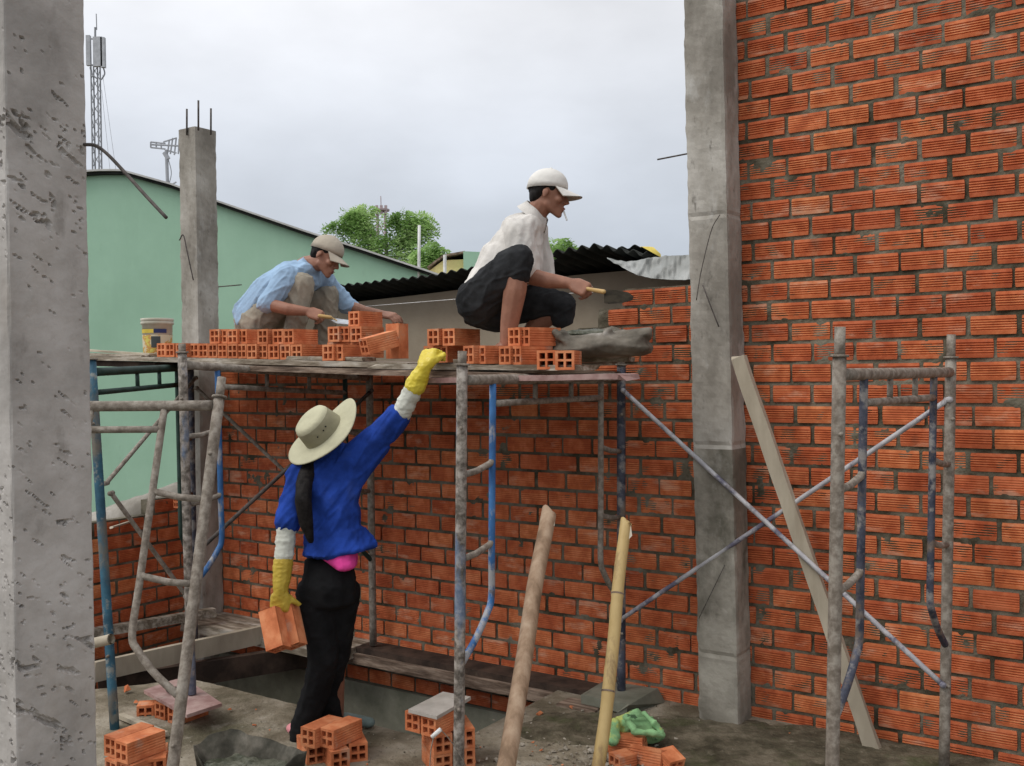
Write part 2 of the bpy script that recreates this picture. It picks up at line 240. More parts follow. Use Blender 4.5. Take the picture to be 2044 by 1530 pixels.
def brick_wall(name, label, org, du, out, u0, u1, z0, ztop, gro, thick=.08, step=None, mort_res=.013, seed=1, start=0., first=None):
    """ztop: function u -> number of courses; gro(u, z) -> groove depth"""
    random.seed(seed)
    root = empty(name, org + du*((u0+u1)/2) + Z*z0, label, 'wall')
    bm = bmesh.new(); lay = bm.loops.layers.float_color.new('tint')
    ncmax = max(ztop(u0+(u1-u0)*i/40) for i in range(41)); pitch = BH+JH
    spans = []
    for k in range(ncmax):
        z = z0 + k*pitch + random.uniform(-.0015, .0015); u = u0 - (BL+JL)*((.5 if k % 2 else 0)+random.uniform(-.08, .08)+start)
        while u < u1:
            a = max(u, u0+.004); b = min(u+BL*random.uniform(.985, 1.01), u1-.004); um = (a+b)/2
            if b-a > .02 and ztop(um) > k and (first is None or first(um, k)):
                lay_brick(bm, lay, org, du, out, a, b, z, BH*random.uniform(.97, 1.02), gro(um, z), min(1, max(0, random.gauss(.5, .15))))
            u += BL+JL*random.uniform(.7, 1.35)
    ob('bricks', bm, 'wall_brick', root)
    # mortar: rough sheet just behind the brick faces, here and there squeezed out over them
    bm = bmesh.new(); nu = int((u1-u0)/mort_res)
    def top(u): return z0 + ztop(u)*pitch - JH*.5
    vs = {}
    zmax = z0+ncmax*pitch; nz_ = int((zmax-z0)/mort_res)
    for i in range(nu+1):
        for j in range(nz_+1):
            u = u0+(u1-u0)*i/nu; z = z0+(zmax-z0)*j/nz_
            q = Vector((u, z, seed*3.3)); o = -.0065 + .0075*noise.noise(q*14) + .004*noise.noise(q*45) + .006*max(0, noise.noise(q*2.5)-.15)
            vs[i, j] = (org+du*u+out*o+Z*z, u, z)
    vv = {}
    def gv(i, j):
        if (i, j) not in vv: vv[i, j] = bm.verts.new(vs[i, j][0])
        return vv[i, j]
    for i in range(nu):
        for j in range(nz_):
            um = (vs[i, j][1]+vs[i+1, j][1])/2
            if vs[i, j+1][2] <= top(um)+.004: bm.faces.new((gv(i, j), gv(i+1, j), gv(i+1, j+1), gv(i, j+1)))
    # core of the wall
    n2 = 60 if ztop(u0) != ztop(u1) else 1
    runs = []; s = u0; 
    for i in range(1, 201):
        u = u0+(u1-u0)*i/200
        if ztop(u-(u1-u0)/400) != ztop(min(u+(u1-u0)/400, u1)) or i == 200: runs.append((s, u, ztop((s+u)/2))); s = u
    for a, b, k in runs: box(bm, org+du*a-out*.016+Z*z0, du*(b-a), -out*(thick-.016), Z*(k*pitch-JH*.5))
    ob('mortar_bed', bm, 'mortar', root)
    return root
WALLZ = .012
def top_back(u):
    if u > 3.06: return 22
    if u > 2.90: return 21
    if u > 2.78: return 20
    if u > 2.60: return 19
    return 18
pt = BH+JH
# course levels measured: top of the finished courses near the pillar ~2.02 m
def gro_back(u, z): return .0045 if (z > 1.45 and u > 2.0) else (.003 if u > 2.95 else (.0007 if random.random() < .7 else .0022))
brick_wall('brick_wall', 'unfinished orange brick wall behind the scaffold with stepped top courses', P(0, 0), d, -n_, -.09, U_P0+.01, -.02, lambda u: top_back(u), gro_back, seed=3)
BL = .170
brick_wall('brick_wall', 'tall red brick wall of ribbed bricks right of the concrete pillar', P(0, 0), d, -n_, U_P1-.06, 6.2, -.03, lambda u: 45, lambda u, z: .0048 if random.random() < .93 else .002, seed=5)
BL = .1645
# low wall on the left, running towards the viewer from the corner column
LWo = P(-.10, .0); 
brick_wall('brick_wall', 'low stepped brick wall left of the corner column below the green house', LWo, -n_, d, .10, 2.6, -.558, lambda s: (15 if s < .50 else 14), lambda u, z: .0008, seed=9, mort_res=.02)
# foundation wall under the back wall, seen through the floor opening
bm = bmesh.new(); lay = bm.loops.layers.float_color.new('tint'); random.seed(4)
fr = empty('foundation_wall', P(1.6, -.05, -.9), 'grey plastered footing under the brick wall seen through the floor opening', 'wall')
for k in range(2):
    u = -.1-.09*k
    while u < 3.3: lay_brick(bm, lay, P(0, .03), d, -n_, u, u+BL, -.215+k*.093, BH, .0004, random.uniform(.2, .7)); u += BL+JL
u = 0
while u < 3.3: lay_brick(bm, lay, P(0, .05), d, -n_, u, u+BL, -.62, BH, .0004, random.uniform(.3, .8)); u += BL+JL
ob('bricks', bm, 'wall_brick', fr)
bm = bmesh.new(); box(bm, P(-.3, .024, -.22), d*3.7, n_*.1, Z*.2); ob('mortar_bed', bm, 'mortar', fr)
bm = bmesh.new(); box(bm, P(-.3, .048, -.53), d*3.7, n_*.12, Z*.305); box(bm, P(-.3, .040, -.95), d*3.7, n_*.11, Z*.418); ob('plaster', bm, 'wet_plaster', fr)
# ------------------------------------------------------------------ concrete columns
def column(name, label, c, ax, ay, z0, z1, m, cell=.02, rough=.004, pits=None, parent=None, lean=Vector((0, 0, 0))):
    """c: corner, ax/ay: footprint edges. Faces are grids displaced by noise, with real voids where pits is given."""
    bm = bmesh.new(); H = z1-z0; nz2 = int(H/cell); per = [c, c+ax, c+ax+ay, c+ay]; cen = c+(ax+ay)/2; ring = []
    for i in range(4):
        a, b = per[i], per[(i+1) % 4]; ns = max(2, int((b-a).length/cell))
        out_ = ((a+b)/2-cen); out_.z = 0; out_.normalize()
        for k in range(ns): ring.append((a.lerp(b, k/ns), out_ if k else (a-cen).normalized(), k == 0))
    rows = []
    for j in range(nz2+1):
        z = z0+H*j/nz2; row = []
        for p, o, corner in ring:
            q = Vector((p.x, p.y, z)); h = rough*noise.noise(q*7)+rough*.6*noise.noise(q*30)
            if corner: h -= rough*1.3*(1+noise.noise(q*16))
            if pits and not corner: h -= pits(q)
            row.append(bm.verts.new(q + o*h + lean*(z-z0)))
        rows.append(row)
    m_ = len(ring)
    for j in range(nz2):
        for k in range(m_): bm.faces.new((rows[j][k], rows[j][(k+1) % m_], rows[j+1][(k+1) % m_], rows[j+1][k]))
    bm.faces.new(rows[-1]); bmesh.ops.recalc_face_normals(bm, faces=bm.faces)
    return bm
def pit_fn(q):
    den = noise.noise(Vector((q.x*1.3, q.y*1.3, q.z*1.9+4)))
    s = Vector((q.x+q.z*.25, q.y+q.z*.15, q.z+q.x*.3)); wv = noise.noise(s*8)*.09 + noise.noise(s*25)*.02; s += Vector((wv, wv, -wv))
    v = noise.noise(Vector((s.x*38, s.y*38, s.z*70)))+.6*noise.noise(Vector((s.x*85, s.y*85, s.z*130)))
    v2 = noise.noise(Vector((s.x*13+5, s.y*13, s.z*24)))+.5*noise.noise(Vector((s.x*60, s.y*60, s.z*90)))
    th = .46 - .20*den + (.30 if q.z > 2.30 else 0)
    return max(max(0, min(1, (v-th-.06)*7))*.008, max(0, min(1, (v2-th-.14)*7))*.015)
# near column, left edge of the view
fc = at(20, 760, 2.55); fc.z = 0
cr_ = empty('concrete_column', fc, 'large pitted grey concrete column nearest the viewer at the left edge', 'column')
bm = column('c', '', fc + n_*.225, -n_*.225, -d*.28, -.05, 3.9, '', cell=.0055, rough=.0022, pits=pit_fn); ob('shaft', bm, 'concrete_near', cr_, smooth=False)
# rod sticking out of it
bm = bmesh.new(); tube(bm, curve([at(168, 289, 2.72), at(190, 291, 2.7), at(212, 306, 2.68), at(245, 340, 2.65), at(290, 390, 2.6), at(332, 435, 2.56)]), .0048, 8); ob('rebar', bm, 'rebar', cr_, True)
# corner column
cc = empty('concrete_column', P(-.09, .09), 'square concrete column with three bars on top behind the blue shirted man', 'column')
bm = column('c', '', P(-.175, .0, 0), d*.175, -n_*.175, -.9, 3.25, '', cell=.022, rough=.004); ob('shaft', bm, 'concrete_pillar', cc)
for (px, py) in ((373, 218), (396, 201), (421, 217)):
    bm = bmesh.new(); Yc = 6.62 if px != 396 else 6.5; tp = at(px, py, Yc); b_ = Vector((tp.x-.003, tp.y, 3.2)); tube(bm, seg_pts(b_, tp, 4), .0065, 8); ob('rebar', bm, 'rebar', cc, True)
bm = bmesh.new(); tube(bm, curve([at(358, 480, 6.42), at(366, 470, 6.4), at(374, 505, 6.4), at(386, 560, 6.41)]), .004, 6); tube(bm, seg_pts(at(436, 573, 6.6), at(482, 569, 6.45), 3), .004, 6); ob('tie_wire', bm, 'rebar', cc, True)
# pillar between the walls
pc = empty('concrete_column', P((U_P0+U_P1)/2, .09), 'rough grey concrete pillar between the two brick walls', 'column')
bm = column('c', '', P(U_P0+.012, .0, 0), d*(U_P1-U_P0), -n_*.17, -.03, 4.2, '', cell=.018, rough=.0045, lean=-d*.0115, pits=lambda q: (.006 if abs(q.z-2.31) < .008 or abs(q.z-1.27) < .010 or abs(q.z-.31) < .006 else 0)); ob('shaft', bm, 'concrete_pillar', pc)
po = pc.children[0]; po.data.materials.append(MT['concrete_shaded'])
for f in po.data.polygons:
    if f.center.z < 1.27: f.material_index = 1  # lower lift coloured darker: shade from weaker sky light put into the concrete
bm = bmesh.new(); tube(bm, curve([on_wall(1437, 429, .182), on_wall(1420, 460, .19), on_wall(1400, 540, .19), on_wall(1390, 600, .185)]), .0022, 6); tube(bm, curve([on_wall(1403, 570, .185), on_wall(1418, 610, .20), on_wall(1435, 653, .185)]), .003, 6)
tube(bm, seg_pts(on_wall(1384, 305, .06), on_wall(1312, 319, .10), 4), .004, 6); tube(bm, seg_pts(on_wall(1447, 1128, .182), on_wall(1395, 1235, .185), 4), .0018, 6); ob('tie_wire', bm, 'rebar', pc, True)
# ------------------------------------------------------------------ ground, slab, pit
def gh(q): return .006*noise.noise(q*3)+.003*noise.noise(q*14)+.0015*noise.noise(q*40)
PW = 1.02; UR = 2.73
def uL(w): return max(-2.5, .97-.72*(w-PW))
bm = bmesh.new()
def patch(f, na, nb, edge=False):
    g = [[bm.verts.new(f(i/na, j/nb)) for j in range(nb+1)] for i in range(na+1)]
    for i in range(na):
        for j in range(nb): bm.faces.new((g[i][j], g[i][j+1], g[i+1][j+1], g[i+1][j]))
    return g
def g1(a, b):
    w = PW+(5.2-PW)*b; u = uL(w)+(6.3-uL(w))*a; q = P(u, w); q.z = gh(q); return q
def g2(a, b):
    w = PW*b; u = UR+(6.3-UR)*a; q = P(u, w); q.z = gh(q); return q
G1 = patch(g1, 200, 110); G2 = patch(g2, 90, 30)
lst = [G1[i][0] for i in range(201)]; lo = [bm.verts.new(v.co - Z*.9) for v in lst]
for i in range(200): bm.faces.new((lst[i], lst[i+1], lo[i+1], lo[i]))
lst = G1[0]; lo = [bm.verts.new(v.co - Z*.9) for v in lst]
for i in range(len(lst)-1): bm.faces.new((lst[i+1], lst[i], lo[i], lo[i+1]))
lst = G2[0]; lo = [bm.verts.new(v.co - Z*.9) for v in lst]
for i in range(len(lst)-1): bm.faces.new((lst[i], lst[i+1], lo[i+1], lo[i]))
bmesh.ops.recalc_face_normals(bm, faces=bm.faces)
gs = ob('floor_slab', bm, 'slab'); tag(gs, kind='structure')
bm = bmesh.new(); vs = [bm.verts.new((x, y, -.9)) for x, y in ((-400, -60), (400, -60), (400, 900), (-400, 900))]; bm.faces.new(vs); tag(ob('ground', bm, 'earth'), kind='structure')
# damp mossy soil on the slab
bm = bmesh.new(); random.seed(2)
def soil(cx, cy, rx, ry, h, sd):
    c = on_z(cx, cy, 0); na = 90; nr = 34; rows = []
    for j in range(nr+1):
        r = j/nr; row = []
        for k in range(na):
            th = k*2*math.pi/na; e1 = 1+.35*noise.noise(Vector((math.cos(th)*1.6, math.sin(th)*1.6, sd)))
            q = c+Vector((math.cos(th)*rx*r*e1, math.sin(th)*ry*r*e1, 0)); q.z = .004 + h*(1-r*r)*(.6+.6*noise.noise(q*9))+.007*noise.noise(q*30) - .01*(r > .97)
            row.append(bm.verts.new(q))
        rows.append(row)
    for j in range(nr):
        for k in range(na): bm.faces.new((rows[j][k], rows[j][(k+1) % na], rows[j+1][(k+1) % na], rows[j+1][k]))
soil(1160, 1455, .30, .22, .028, 1); soil(1560, 1500, .75, .30, .022, 5); soil(1400, 1470, .4, .25, .02, 8); soil(1800, 1545, .6, .3, .02, 12)
tag(ob('soil', bm, 'earth', None, True), kind='structure')
# grit and rubble
bm = bmesh.new(); random.seed(12)
def chip(bm, c, s, fl=.6):
    vs = [c + Vector((random.gauss(0, 1), random.gauss(0, 1), random.gauss(0, fl))).normalized()*s*random.uniform(.6, 1) for _ in range(9)]
    vv = [bm.verts.new(v) for v in vs]; r = bmesh.ops.convex_hull(bm, input=vv); 
    bad = [g for g in r['geom_interior'] if isinstance(g, bmesh.types.BMVert)]; bmesh.ops.delete(bm, geom=bad, context='VERTS')
for i in range(340):
    px = random.gauss(1130, 110); py = random.gauss(1505, 38)
    if not (930 < px < 1400 and 1400 < py < 1600): continue
    q = on_z(px, py, .008); chip(bm, q, random.choice([.004, .006, .009, .014]))
for i in range(120):
    q = on_z(random.uniform(240, 900), random.uniform(1380, 1600), .005)
    if UW(q)[1] > PW+.04 and UW(q)[0] > uL(UW(q)[1])+.05: chip(bm, q, random.choice([.003, .004, .006]))
tag( ob('rubble', bm, 'stone'), 'grey grit and pebbles scattered over the floor', 'rubble', kind='stuff')
bm = bmesh.new()
for i in range(900):
    q = on_z(random.uniform(230, 2100), random.uniform(1375, 1640), .003); u_, w_ = UW(q)
    if (w_ > PW+.03 or u_ > UR+.03) and w_ > .02 and u_ > uL(w_)+.05 and noise.noise(q*2.2) > -.15: chip(bm, q, random.choice([.002, .003, .004, .007]), .4)
tag(ob('mortar_crumbs', bm, 'mortar'), 'dried mortar crumbs strewn over the slab', 'crumbs', kind='stuff')
bm = bmesh.new(); random.seed(77)
for i in range(70):
    q = on_z(random.choice([random.gauss(1180, 130), random.uniform(240, 1700)]), random.uniform(1390, 1600), .006); u_, w_ = UW(q)
    if (w_ > PW+.06 or u_ > UR+.05) and w_ > .05 and u_ > uL(w_)+.08: chip(bm, q, random.choice([.004, .006, .009, .014]), .4)
for (px, py, s) in ((255, 1378, .03), (272, 1402, .016), (395, 1376, .013), (458, 1416, .012), (1160, 1370, .02), (1078, 1425, .022), (1140, 1411, .014), (948, 1520, .022), (1080, 1497, .012), (1095, 1530, .02), (1290, 1370, .018)):
    q = on_z(px, py, .012); chip(bm, q, s, .35)
tag(ob('brick_chips', bm, 'loose_brick'), 'small orange brick fragments lying on the slab', 'brick fragments', kind='stuff')
# ------------------------------------------------------------------ timber
def plank(name, label, a, b, wid, th, m, group=None, parent=None, side=None, jag=.003, cat='plank', ns=24):
    a = Vector(a); b = Vector(b); t = (b-a).normalized(); side = (side or Z.cross(t)); side = (side - t*side.dot(t)).normalized(); up = t.cross(side)
    if up.z < 0: up = -up
    bm = bmesh.new(); rings = []; sd = random.random()*50
    for i in range(ns+1):
        p = a.lerp(b, i/ns); q = p*6; o = [noise.noise(q+Vector((sd, k*3, 0)))*jag for k in range(4)]
        if i in (0, ns): o = [x*4 for x in o]
        rings.append([bm.verts.new(p+side*(sx*(wid/2)+o[k])+up*(sz+o[(k+1) % 4]*.5)+t*(o[k]*2 if i in (0, ns) else 0)) for k, (sx, sz) in enumerate(((-1, 0), (1, 0), (1, -th), (-1, -th)))])
    for i in range(ns):
        for k in range(4): bm.faces.new((rings[i][k], rings[i][(k+1) % 4], rings[i+1][(k+1) % 4], rings[i+1][k]))
    bm.faces.new(rings[0][::-1]); bm.faces.new(rings[-1]); bmesh.ops.recalc_face_normals(bm, faces=bm.faces)
    o = ob(name, bm, m, parent)
    if not parent: tag(o, label, cat, group)
    return o
def zp(u): return 1.724-.034*(u-.5)
GP = 'planks of the working platform'
random.seed(21)
plank('scaffold_plank', 'long weathered front plank of the platform under the row of hollow bricks', P(-.62, .86, zp(-.62)), P(2.45, .86, zp(2.45)), .22, .024, 'timber_grey', GP, jag=.004)
plank('scaffold_plank', 'lower front plank sloping under the middle of the platform', P(.95, .90, zp(.95)-.032), P(3.12, .95, zp(3.12)-.032), .20, .026, 'timber_brown', GP, jag=.004)
plank('scaffold_plank', 'reddish plank at the bottom right of the platform with white splashed top and split tip', P(2.62, 1.00, 1.588), P(3.62, .98, 1.598), .14, .022, 'tile_red', GP, jag=.006)
plank('scaffold_plank', 'ragged plank under the two bricks at the right end of the platform', P(2.3, .93, 1.655), P(3.35, .88, 1.632), .18, .022, 'timber_grey', GP, jag=.007)
plank('scaffold_plank', 'middle plank of the platform under the two squatting men', P(-.55, .62, zp(-.55)), P(2.95, .60, zp(2.95)), .23, .026, 'timber_grey', GP)
plank('scaffold_plank', 'rear plank of the platform beside the unfinished wall', P(-.45, .36, zp(-.45)), P(2.9, .36, zp(2.9)), .23, .026, 'timber_brown', GP)
plank('scaffold_plank', 'hindmost plank of the platform touching the brick wall', P(.1, .13, zp(.1)-.03), P(3.1, .13, zp(3.1)-.03), .18, .026, 'timber_brown', GP)
plank('scaffold_plank', 'cement crusted plank jutting right under the mortar sack', P(2.55, .70, 1.672), P(3.30, .42, 1.668), .20, .020, 'timber_grey', GP, jag=.006)
plank('scaffold_plank', 'short pale block of board between the sack plank and the reddish plank', P(2.75, .82, 1.640), P(3.22, .76, 1.640), .18, .028, 'timber_pale', GP)
plank('scaffold_plank', 'dark board under the left end of the platform', P(-.62, .80, zp(-.62)-.030), P(.60, .80, zp(.6)-.030), .28, .03, 'timber_dark', GP)
plank('wood_strip', 'thin loose slat lying on top at the left end of the platform', P(-.48, .80, zp(-.45)+.045), P(.46, .86, zp(.5)+.022), .05, .012, 'timber_pale', 'loose strips of wood on the platform')
plank('wood_strip', 'mossy thin strip under the loose slat near the paint bucket', P(-.40, .84, zp(-.4)+.018), P(.46, .90, zp(.5)+.014), .06, .012, 'timber_grey', 'loose strips of wood on the platform')
plank('wood_strip', 'short grey board lying left of the gloved hand under the tilted brick', P(1.55, .80, zp(1.6)+.022), P(2.12, .84, zp(2.1)+.022), .09, .018, 'timber_grey', 'loose strips of wood on the platform')
# timbers low down, across the floor opening
GB = 'timbers across the floor opening'
plank('timber_beam', 'pale board on edge running from the blue pole to the brick wall above the opening', at(188, 1322, 5.40), at(600, 1233, 6.28), .035, .105, 'timber_pale', GB, ns=12)
plank('timber_beam', 'dark brown beam crossing the floor opening at the left', at(196, 1352, 5.55), at(620, 1287, 6.15), .06, .13, 'timber_dark', GB, ns=12)
plank('timber_beam', 'rounded grey rail along the low brick wall at the left', at(150, 1261, 5.90), at(430, 1213, 6.42), .05, .055, 'timber_grey', GB, ns=12)
plank('timber_beam', 'long dark ledge beam at the foot of the brick wall behind the woman', P(.95, .075, .022), P(3.10, .075, .022), .15, .075, 'timber_dark', GB, jag=.004)
plank('timber_beam', 'grey ledge board in the corner by the concrete column', P(-.02, .16, .03), P(1.35, .15, .025), .32, .06, 'timber_grey', GB)
plank('timber_beam', 'light upper lip of the ledge at the foot of the brick wall', P(.95, .165, -.012), P(3.05, .165, -.012), .035, .055, 'timber_brown', GB, jag=.004)
plank('concrete_block', 'broken concrete slab beside the green rag at the wall foot', P(2.92, .17, .055), P(3.24, .17, .06), .27, .045, 'wet_plaster', None, jag=.014, cat='block', ns=10)
plank('timber_beam', 'short board wedged under the broken concrete slab by the green rag', P(2.85, .30, .012), P(3.05, .30, .012), .12, .05, 'timber_brown', GB, ns=6)
# leaning board at the right
tA = on_wall(1476, 712, .20); bB = on_wall(1744, 1498, .10); bB.z = 0.0
plank('leaning_board', 'pale wooden batten leaning on the brick wall beside the pillar', tA, bB, .062, .03, 'timber_pale', side=d)
# poles in the foreground
def pole(name, label, m, top, bot, r1, r2, nodes=(), cat='pole', mt='cut_wood'):
    root = empty(name, Vector((bot.x, bot.y, 0)), label, cat)
    bm = bmesh.new(); n = 60; pts = [top.lerp(bot, i/n) + Vector((noise.noise(Vector((i*.07, 1, r1*99)))*.008, noise.noise(Vector((i*.07, 5, r1*99)))*.008, 0)) for i in range(n+1)]
    seg = 16; t = (bot-top).normalized(); a = t.cross(Vector((0, 1, 0))).normalized(); b = t.cross(a); rings = []
    for i, p in enumerate(pts):
        rr = r1+(r2-r1)*i/n
        for nd in nodes: rr += .0022*math.exp(-((i/n-nd)*90)**2) - .0012*math.exp(-((i/n-nd-.012)*120)**2)
        rr *= 1+.02*noise.noise(Vector((i*.3, 0, 3)))
        rings.append([bm.verts.new(p+(a*math.cos(k*2*math.pi/seg)+b*math.sin(k*2*math.pi/seg))*rr + (t*(.03*max(0, math.cos(k*2*math.pi/seg-.6))) if i == 0 else Vector())) for k in range(seg)])
    for i in range(n):
        for k in range(seg): bm.faces.new((rings[i][k], rings[i][(k+1) % seg], rings[i+1][(k+1) % seg], rings[i+1][k]))
    inner = [bm.verts.new(v.co.lerp(pts[0], .3)) for v in rings[0]]; deep = [bm.verts.new(v.co+t*.09) for v in inner]
    for k in range(seg):
        bm.faces.new((rings[0][(k+1) % seg], rings[0][k], inner[k], inner[(k+1) % seg])); bm.faces.new((inner[(k+1) % seg], inner[k], deep[k], deep[(k+1) % seg]))
    bm.faces.new(deep); bm.faces.new(rings[-1]); ob('shaft', bm, m, root, True)
    for nd in nodes:
        bm = bmesh.new(); cp_ = pts[int(nd*n)]; rr = r1+(r2-r1)*nd; tube(bm, [cp_-t*.004, cp_, cp_+t*.0025], rr+.0022, 16, caps=False); ob('node_ring', bm, 'timber_brown', root, True)
    bm = bmesh.new(); sp = pts[0]+Vector((.012, -r1*1.0, -.012)); qs = [sp, sp+t*.05+a*.012, sp+t*.075-a*.006, sp+t*.03-a*.014]
    vs = [bm.verts.new(q) for q in qs]+[bm.verts.new(q+Vector((0, .004, 0))) for q in qs]; bm.faces.new(vs[:4]); bm.faces.new(vs[7:3:-1])
    for k in range(4): bm.faces.new((vs[k], vs[(k+1) % 4], vs[4+(k+1) % 4], vs[4+k]))
    bmesh.ops.recalc_face_normals(bm, faces=bm.faces); ob('split_end', bm, mt, root)
    return root
def to_floor(a, b): t = b-a; return a+t*((0-a.z)/t.z)
t1 = at(1096, 1016, 3.62); t1b = at(1008, 1530, 2.98); pole('timber_pole', 'thick brown round pole leaning right in the centre foreground', 'pole_wood', t1, to_floor(t1, t1b), .0275, .028)
t2 = at(1250, 1036, 3.85); t2b = at(1196, 1530, 3.45); pole('bamboo_pole', 'yellow bamboo pole with dark rings standing right of the brown pole', 'bamboo', t2, to_floor(t2, t2b), .0225, .0235, nodes=(.25, .56, .83), mt='cut_wood')
# ------------------------------------------------------------------ scaffold frames
def frame(label, o1, o2, up1=Z, up2=None, mats=None, s=1., top=1.58, inner=(True, True), tip=.15, col_=.055):
    o1 = Vector(o1); o2 = Vector(o2); up2 = up2 or up1; mats = mats or {}
    g = lambda k: mats.get(k, 'steel_crust')
    root = empty('scaffold', o1, label, 'scaffold', 'steel scaffold frames')
    hv = (o2-o1); Lh = hv.length
    def pos(a, b):
        f = a/Lh; return (o1+up1*(b*s)).lerp(o2+up2*(b*s), f)
    def tb(nm, pts, r, m, seg=14):
        bm = bmesh.new(); tube(bm, pts, r, seg); return ob(nm, bm, m, root, True)
    for i, (a, k) in enumerate(((0, 'post1'), (Lh, 'post2'))):
        p = tb('post', seg_pts(pos(a, .0), pos(a, top+col_), 12), .0212, g(k))
        bm = bmesh.new(); tube(bm, seg_pts(pos(a, top+col_-.005), pos(a, top+tip), 3), .0172, 12); q = ob('spigot', bm, g('spig'), p, True)
        bm = bmesh.new(); c = pos(a, top+col_); tube(bm, [c, c+up1*.008], .029, 14); ob('collar', bm, g('spig'), p, True)
    for a in (0, Lh):
        for b in (1.40, .34): tb('brace_pin', [pos(a, b)-Vector((0, .036, 0)), pos(a, b)+Vector((0, .03, 0))], .0065, g('spig'), 8)
    tb('top_tube', seg_pts(pos(.02, top), pos(Lh-.02, top), 12), .0205, g('top'))
    io = .205
    tb('lower_tube', seg_pts(pos(io if inner[0] else 0, top-.095), pos(Lh-io if inner[1] else Lh, top-.095), 8), .0135, g('low'))
    for f in (.40, .63): tb('strut', seg_pts(pos(Lh*f, top-.01), pos(Lh*f, top-.095), 2), .011, g('low'), 8)
    for i, sgn in enumerate((0, 1)):
        if not inner[i]: continue
        a0 = 0 if i == 0 else Lh; sg = 1 if i == 0 else -1; A_ = a0+sg*io
        tb('inner_post', curve([pos(A_, top-.01), pos(A_, 1.2), pos(A_, .90), pos(A_, .72), pos(A_-sg*.03, .66), pos(A_-sg*.10, .58), pos(a0+sg*.01, .50)], 6), .0138, g('in%d' % (i+1)))
        for b in (1.22, .90):
            tb('rung', [pos(a0+sg*.01, b), pos(a0+sg*.1, b+.008), pos(A_-sg*.012, b+.03), pos(A_, b+.045)], .0128, g('rung'), 10)
    return root
def gp(x, y, Y): q = at(x, y, Y); q.z = 0; return q
a1 = gp(914, 1500, 3.80); a2 = gp(1240, 1385, 4.87)
frame('central scaffold frame with crusted front post beside the woman', a1, a2, Vector((.022, 0, 1)), Vector((.012, 0, 1)), {'post1': 'steel_crust_blue', 'post2': 'steel_navy', 'in1': 'steel_blue', 'in2': 'steel_crust', 'top': 'steel_crust', 'low': 'steel_crust', 'spig': 'steel_crust'}, tip=.11)
b1 = at(383, 1396, 4.75); b1.z = .105; b2 = gp(745, 1290, 5.85); b2.z = .03
frame('scaffold frame whose post stands on the red tile left of the woman', b1, b2, Vector((-.012, 0, 1)), Vector((0, 0, 1)), {'post1': 'steel_crust_blue', 'post2': 'steel_crust', 'in1': 'steel_blue', 'in2': 'steel_green', 'low': 'steel_crust'}, tip=.10, top=1.56)
c1 = on_z(229, 1456, 0); c2 = gp(388, 1270, 5.85); c2.z = 0.03
frame('leftmost scaffold frame with a blue post right beside the big column', c1, c2, Vector((-.055, .02, 1)), Z, {'post1': 'steel_teal', 'post2': 'steel_navy', 'in1': 'steel_navy', 'in2': 'steel_green', 'top': 'steel_green', 'low': 'steel_green'}, tip=.06, inner=(False, True), top=1.635)
upD = (at(437, 800, 3.9)-at(345, 1530, 3.5)).normalized(); dD = at(345, 1530, 3.5); dD = dD+upD*((0-dD.z)/upD.z)
frame('crusted scaffold frame leaning in the left foreground without braces', dD, dD+Vector((-1.2, -.05, .01)), upD, upD, {}, s=.985, tip=.115, top=1.592, col_=.03)
e1 = gp(1655, 1525, 3.15); e2 = gp(1884, 1500, 4.0)
frame('right foreground scaffold frame standing in front of the tall brick wall', e1, e2, Vector((.028, 0, 1)), Vector((.026, .0, 1)), {'in1': 'steel_navy', 'in2': 'steel_navy', 'post2': 'steel_crust'}, tip=.15, top=1.585)
# cross braces
def brace(label, a, b, m='steel_brace'):
    root = empty('cross_brace', Vector((a.x, a.y, min(a.z, b.z))), label, 'cross brace', 'diagonal braces between the frames')
    bm = bmesh.new(); tube(bm, seg_pts(a, b, 20), .0108, 10); ob('rod', bm, m, root, True)
    for q in (a, b):
        bm = bmesh.new(); tube(bm, [q+Vector((0, -.018, 0)), q+Vector((0, .018, 0))], .012, 8); ob('pin', bm, m, root, True)
brace('white and violet brace falling from the central frame to the right frame', at(1244, 780, 4.82), at(1880, 1366, 3.98))
brace('white brace rising from behind the bamboo pole to the right frame', at(1238, 1238, 4.85), at(1893, 798, 3.99))
brace('thin rusty brace rising behind the woman to the left of her shoulder', at(388, 1108, 5.0), at(742, 780, 5.82), 'rebar')
brace('thin rusty brace falling behind the woman from the corner column', at(392, 775, 5.85), at(742, 1105, 5.84), 'steel_crust')
brace('brown brace rising over the green wall to the corner column', at(212, 965, 4.72), at(390, 755, 5.85), 'steel_crust')
brace('dusty pinkish brace falling over the low brick wall at the left', at(222, 985, 4.72), at(372, 1190, 5.0), 'steel_crust')
bm = bmesh.new(); tube(bm, seg_pts(at(120, 1300, 4.3), at(222, 1276, 4.2), 3), .022, 14, caps=False); tube(bm, seg_pts(at(120, 1300, 4.3), at(222, 1276, 4.2), 3), .016, 14, caps=False)
tag(ob('pipe_stub', bm, 'timber_pale', None, True), 'pale hollow pipe end poking out beside the big column', 'pipe')
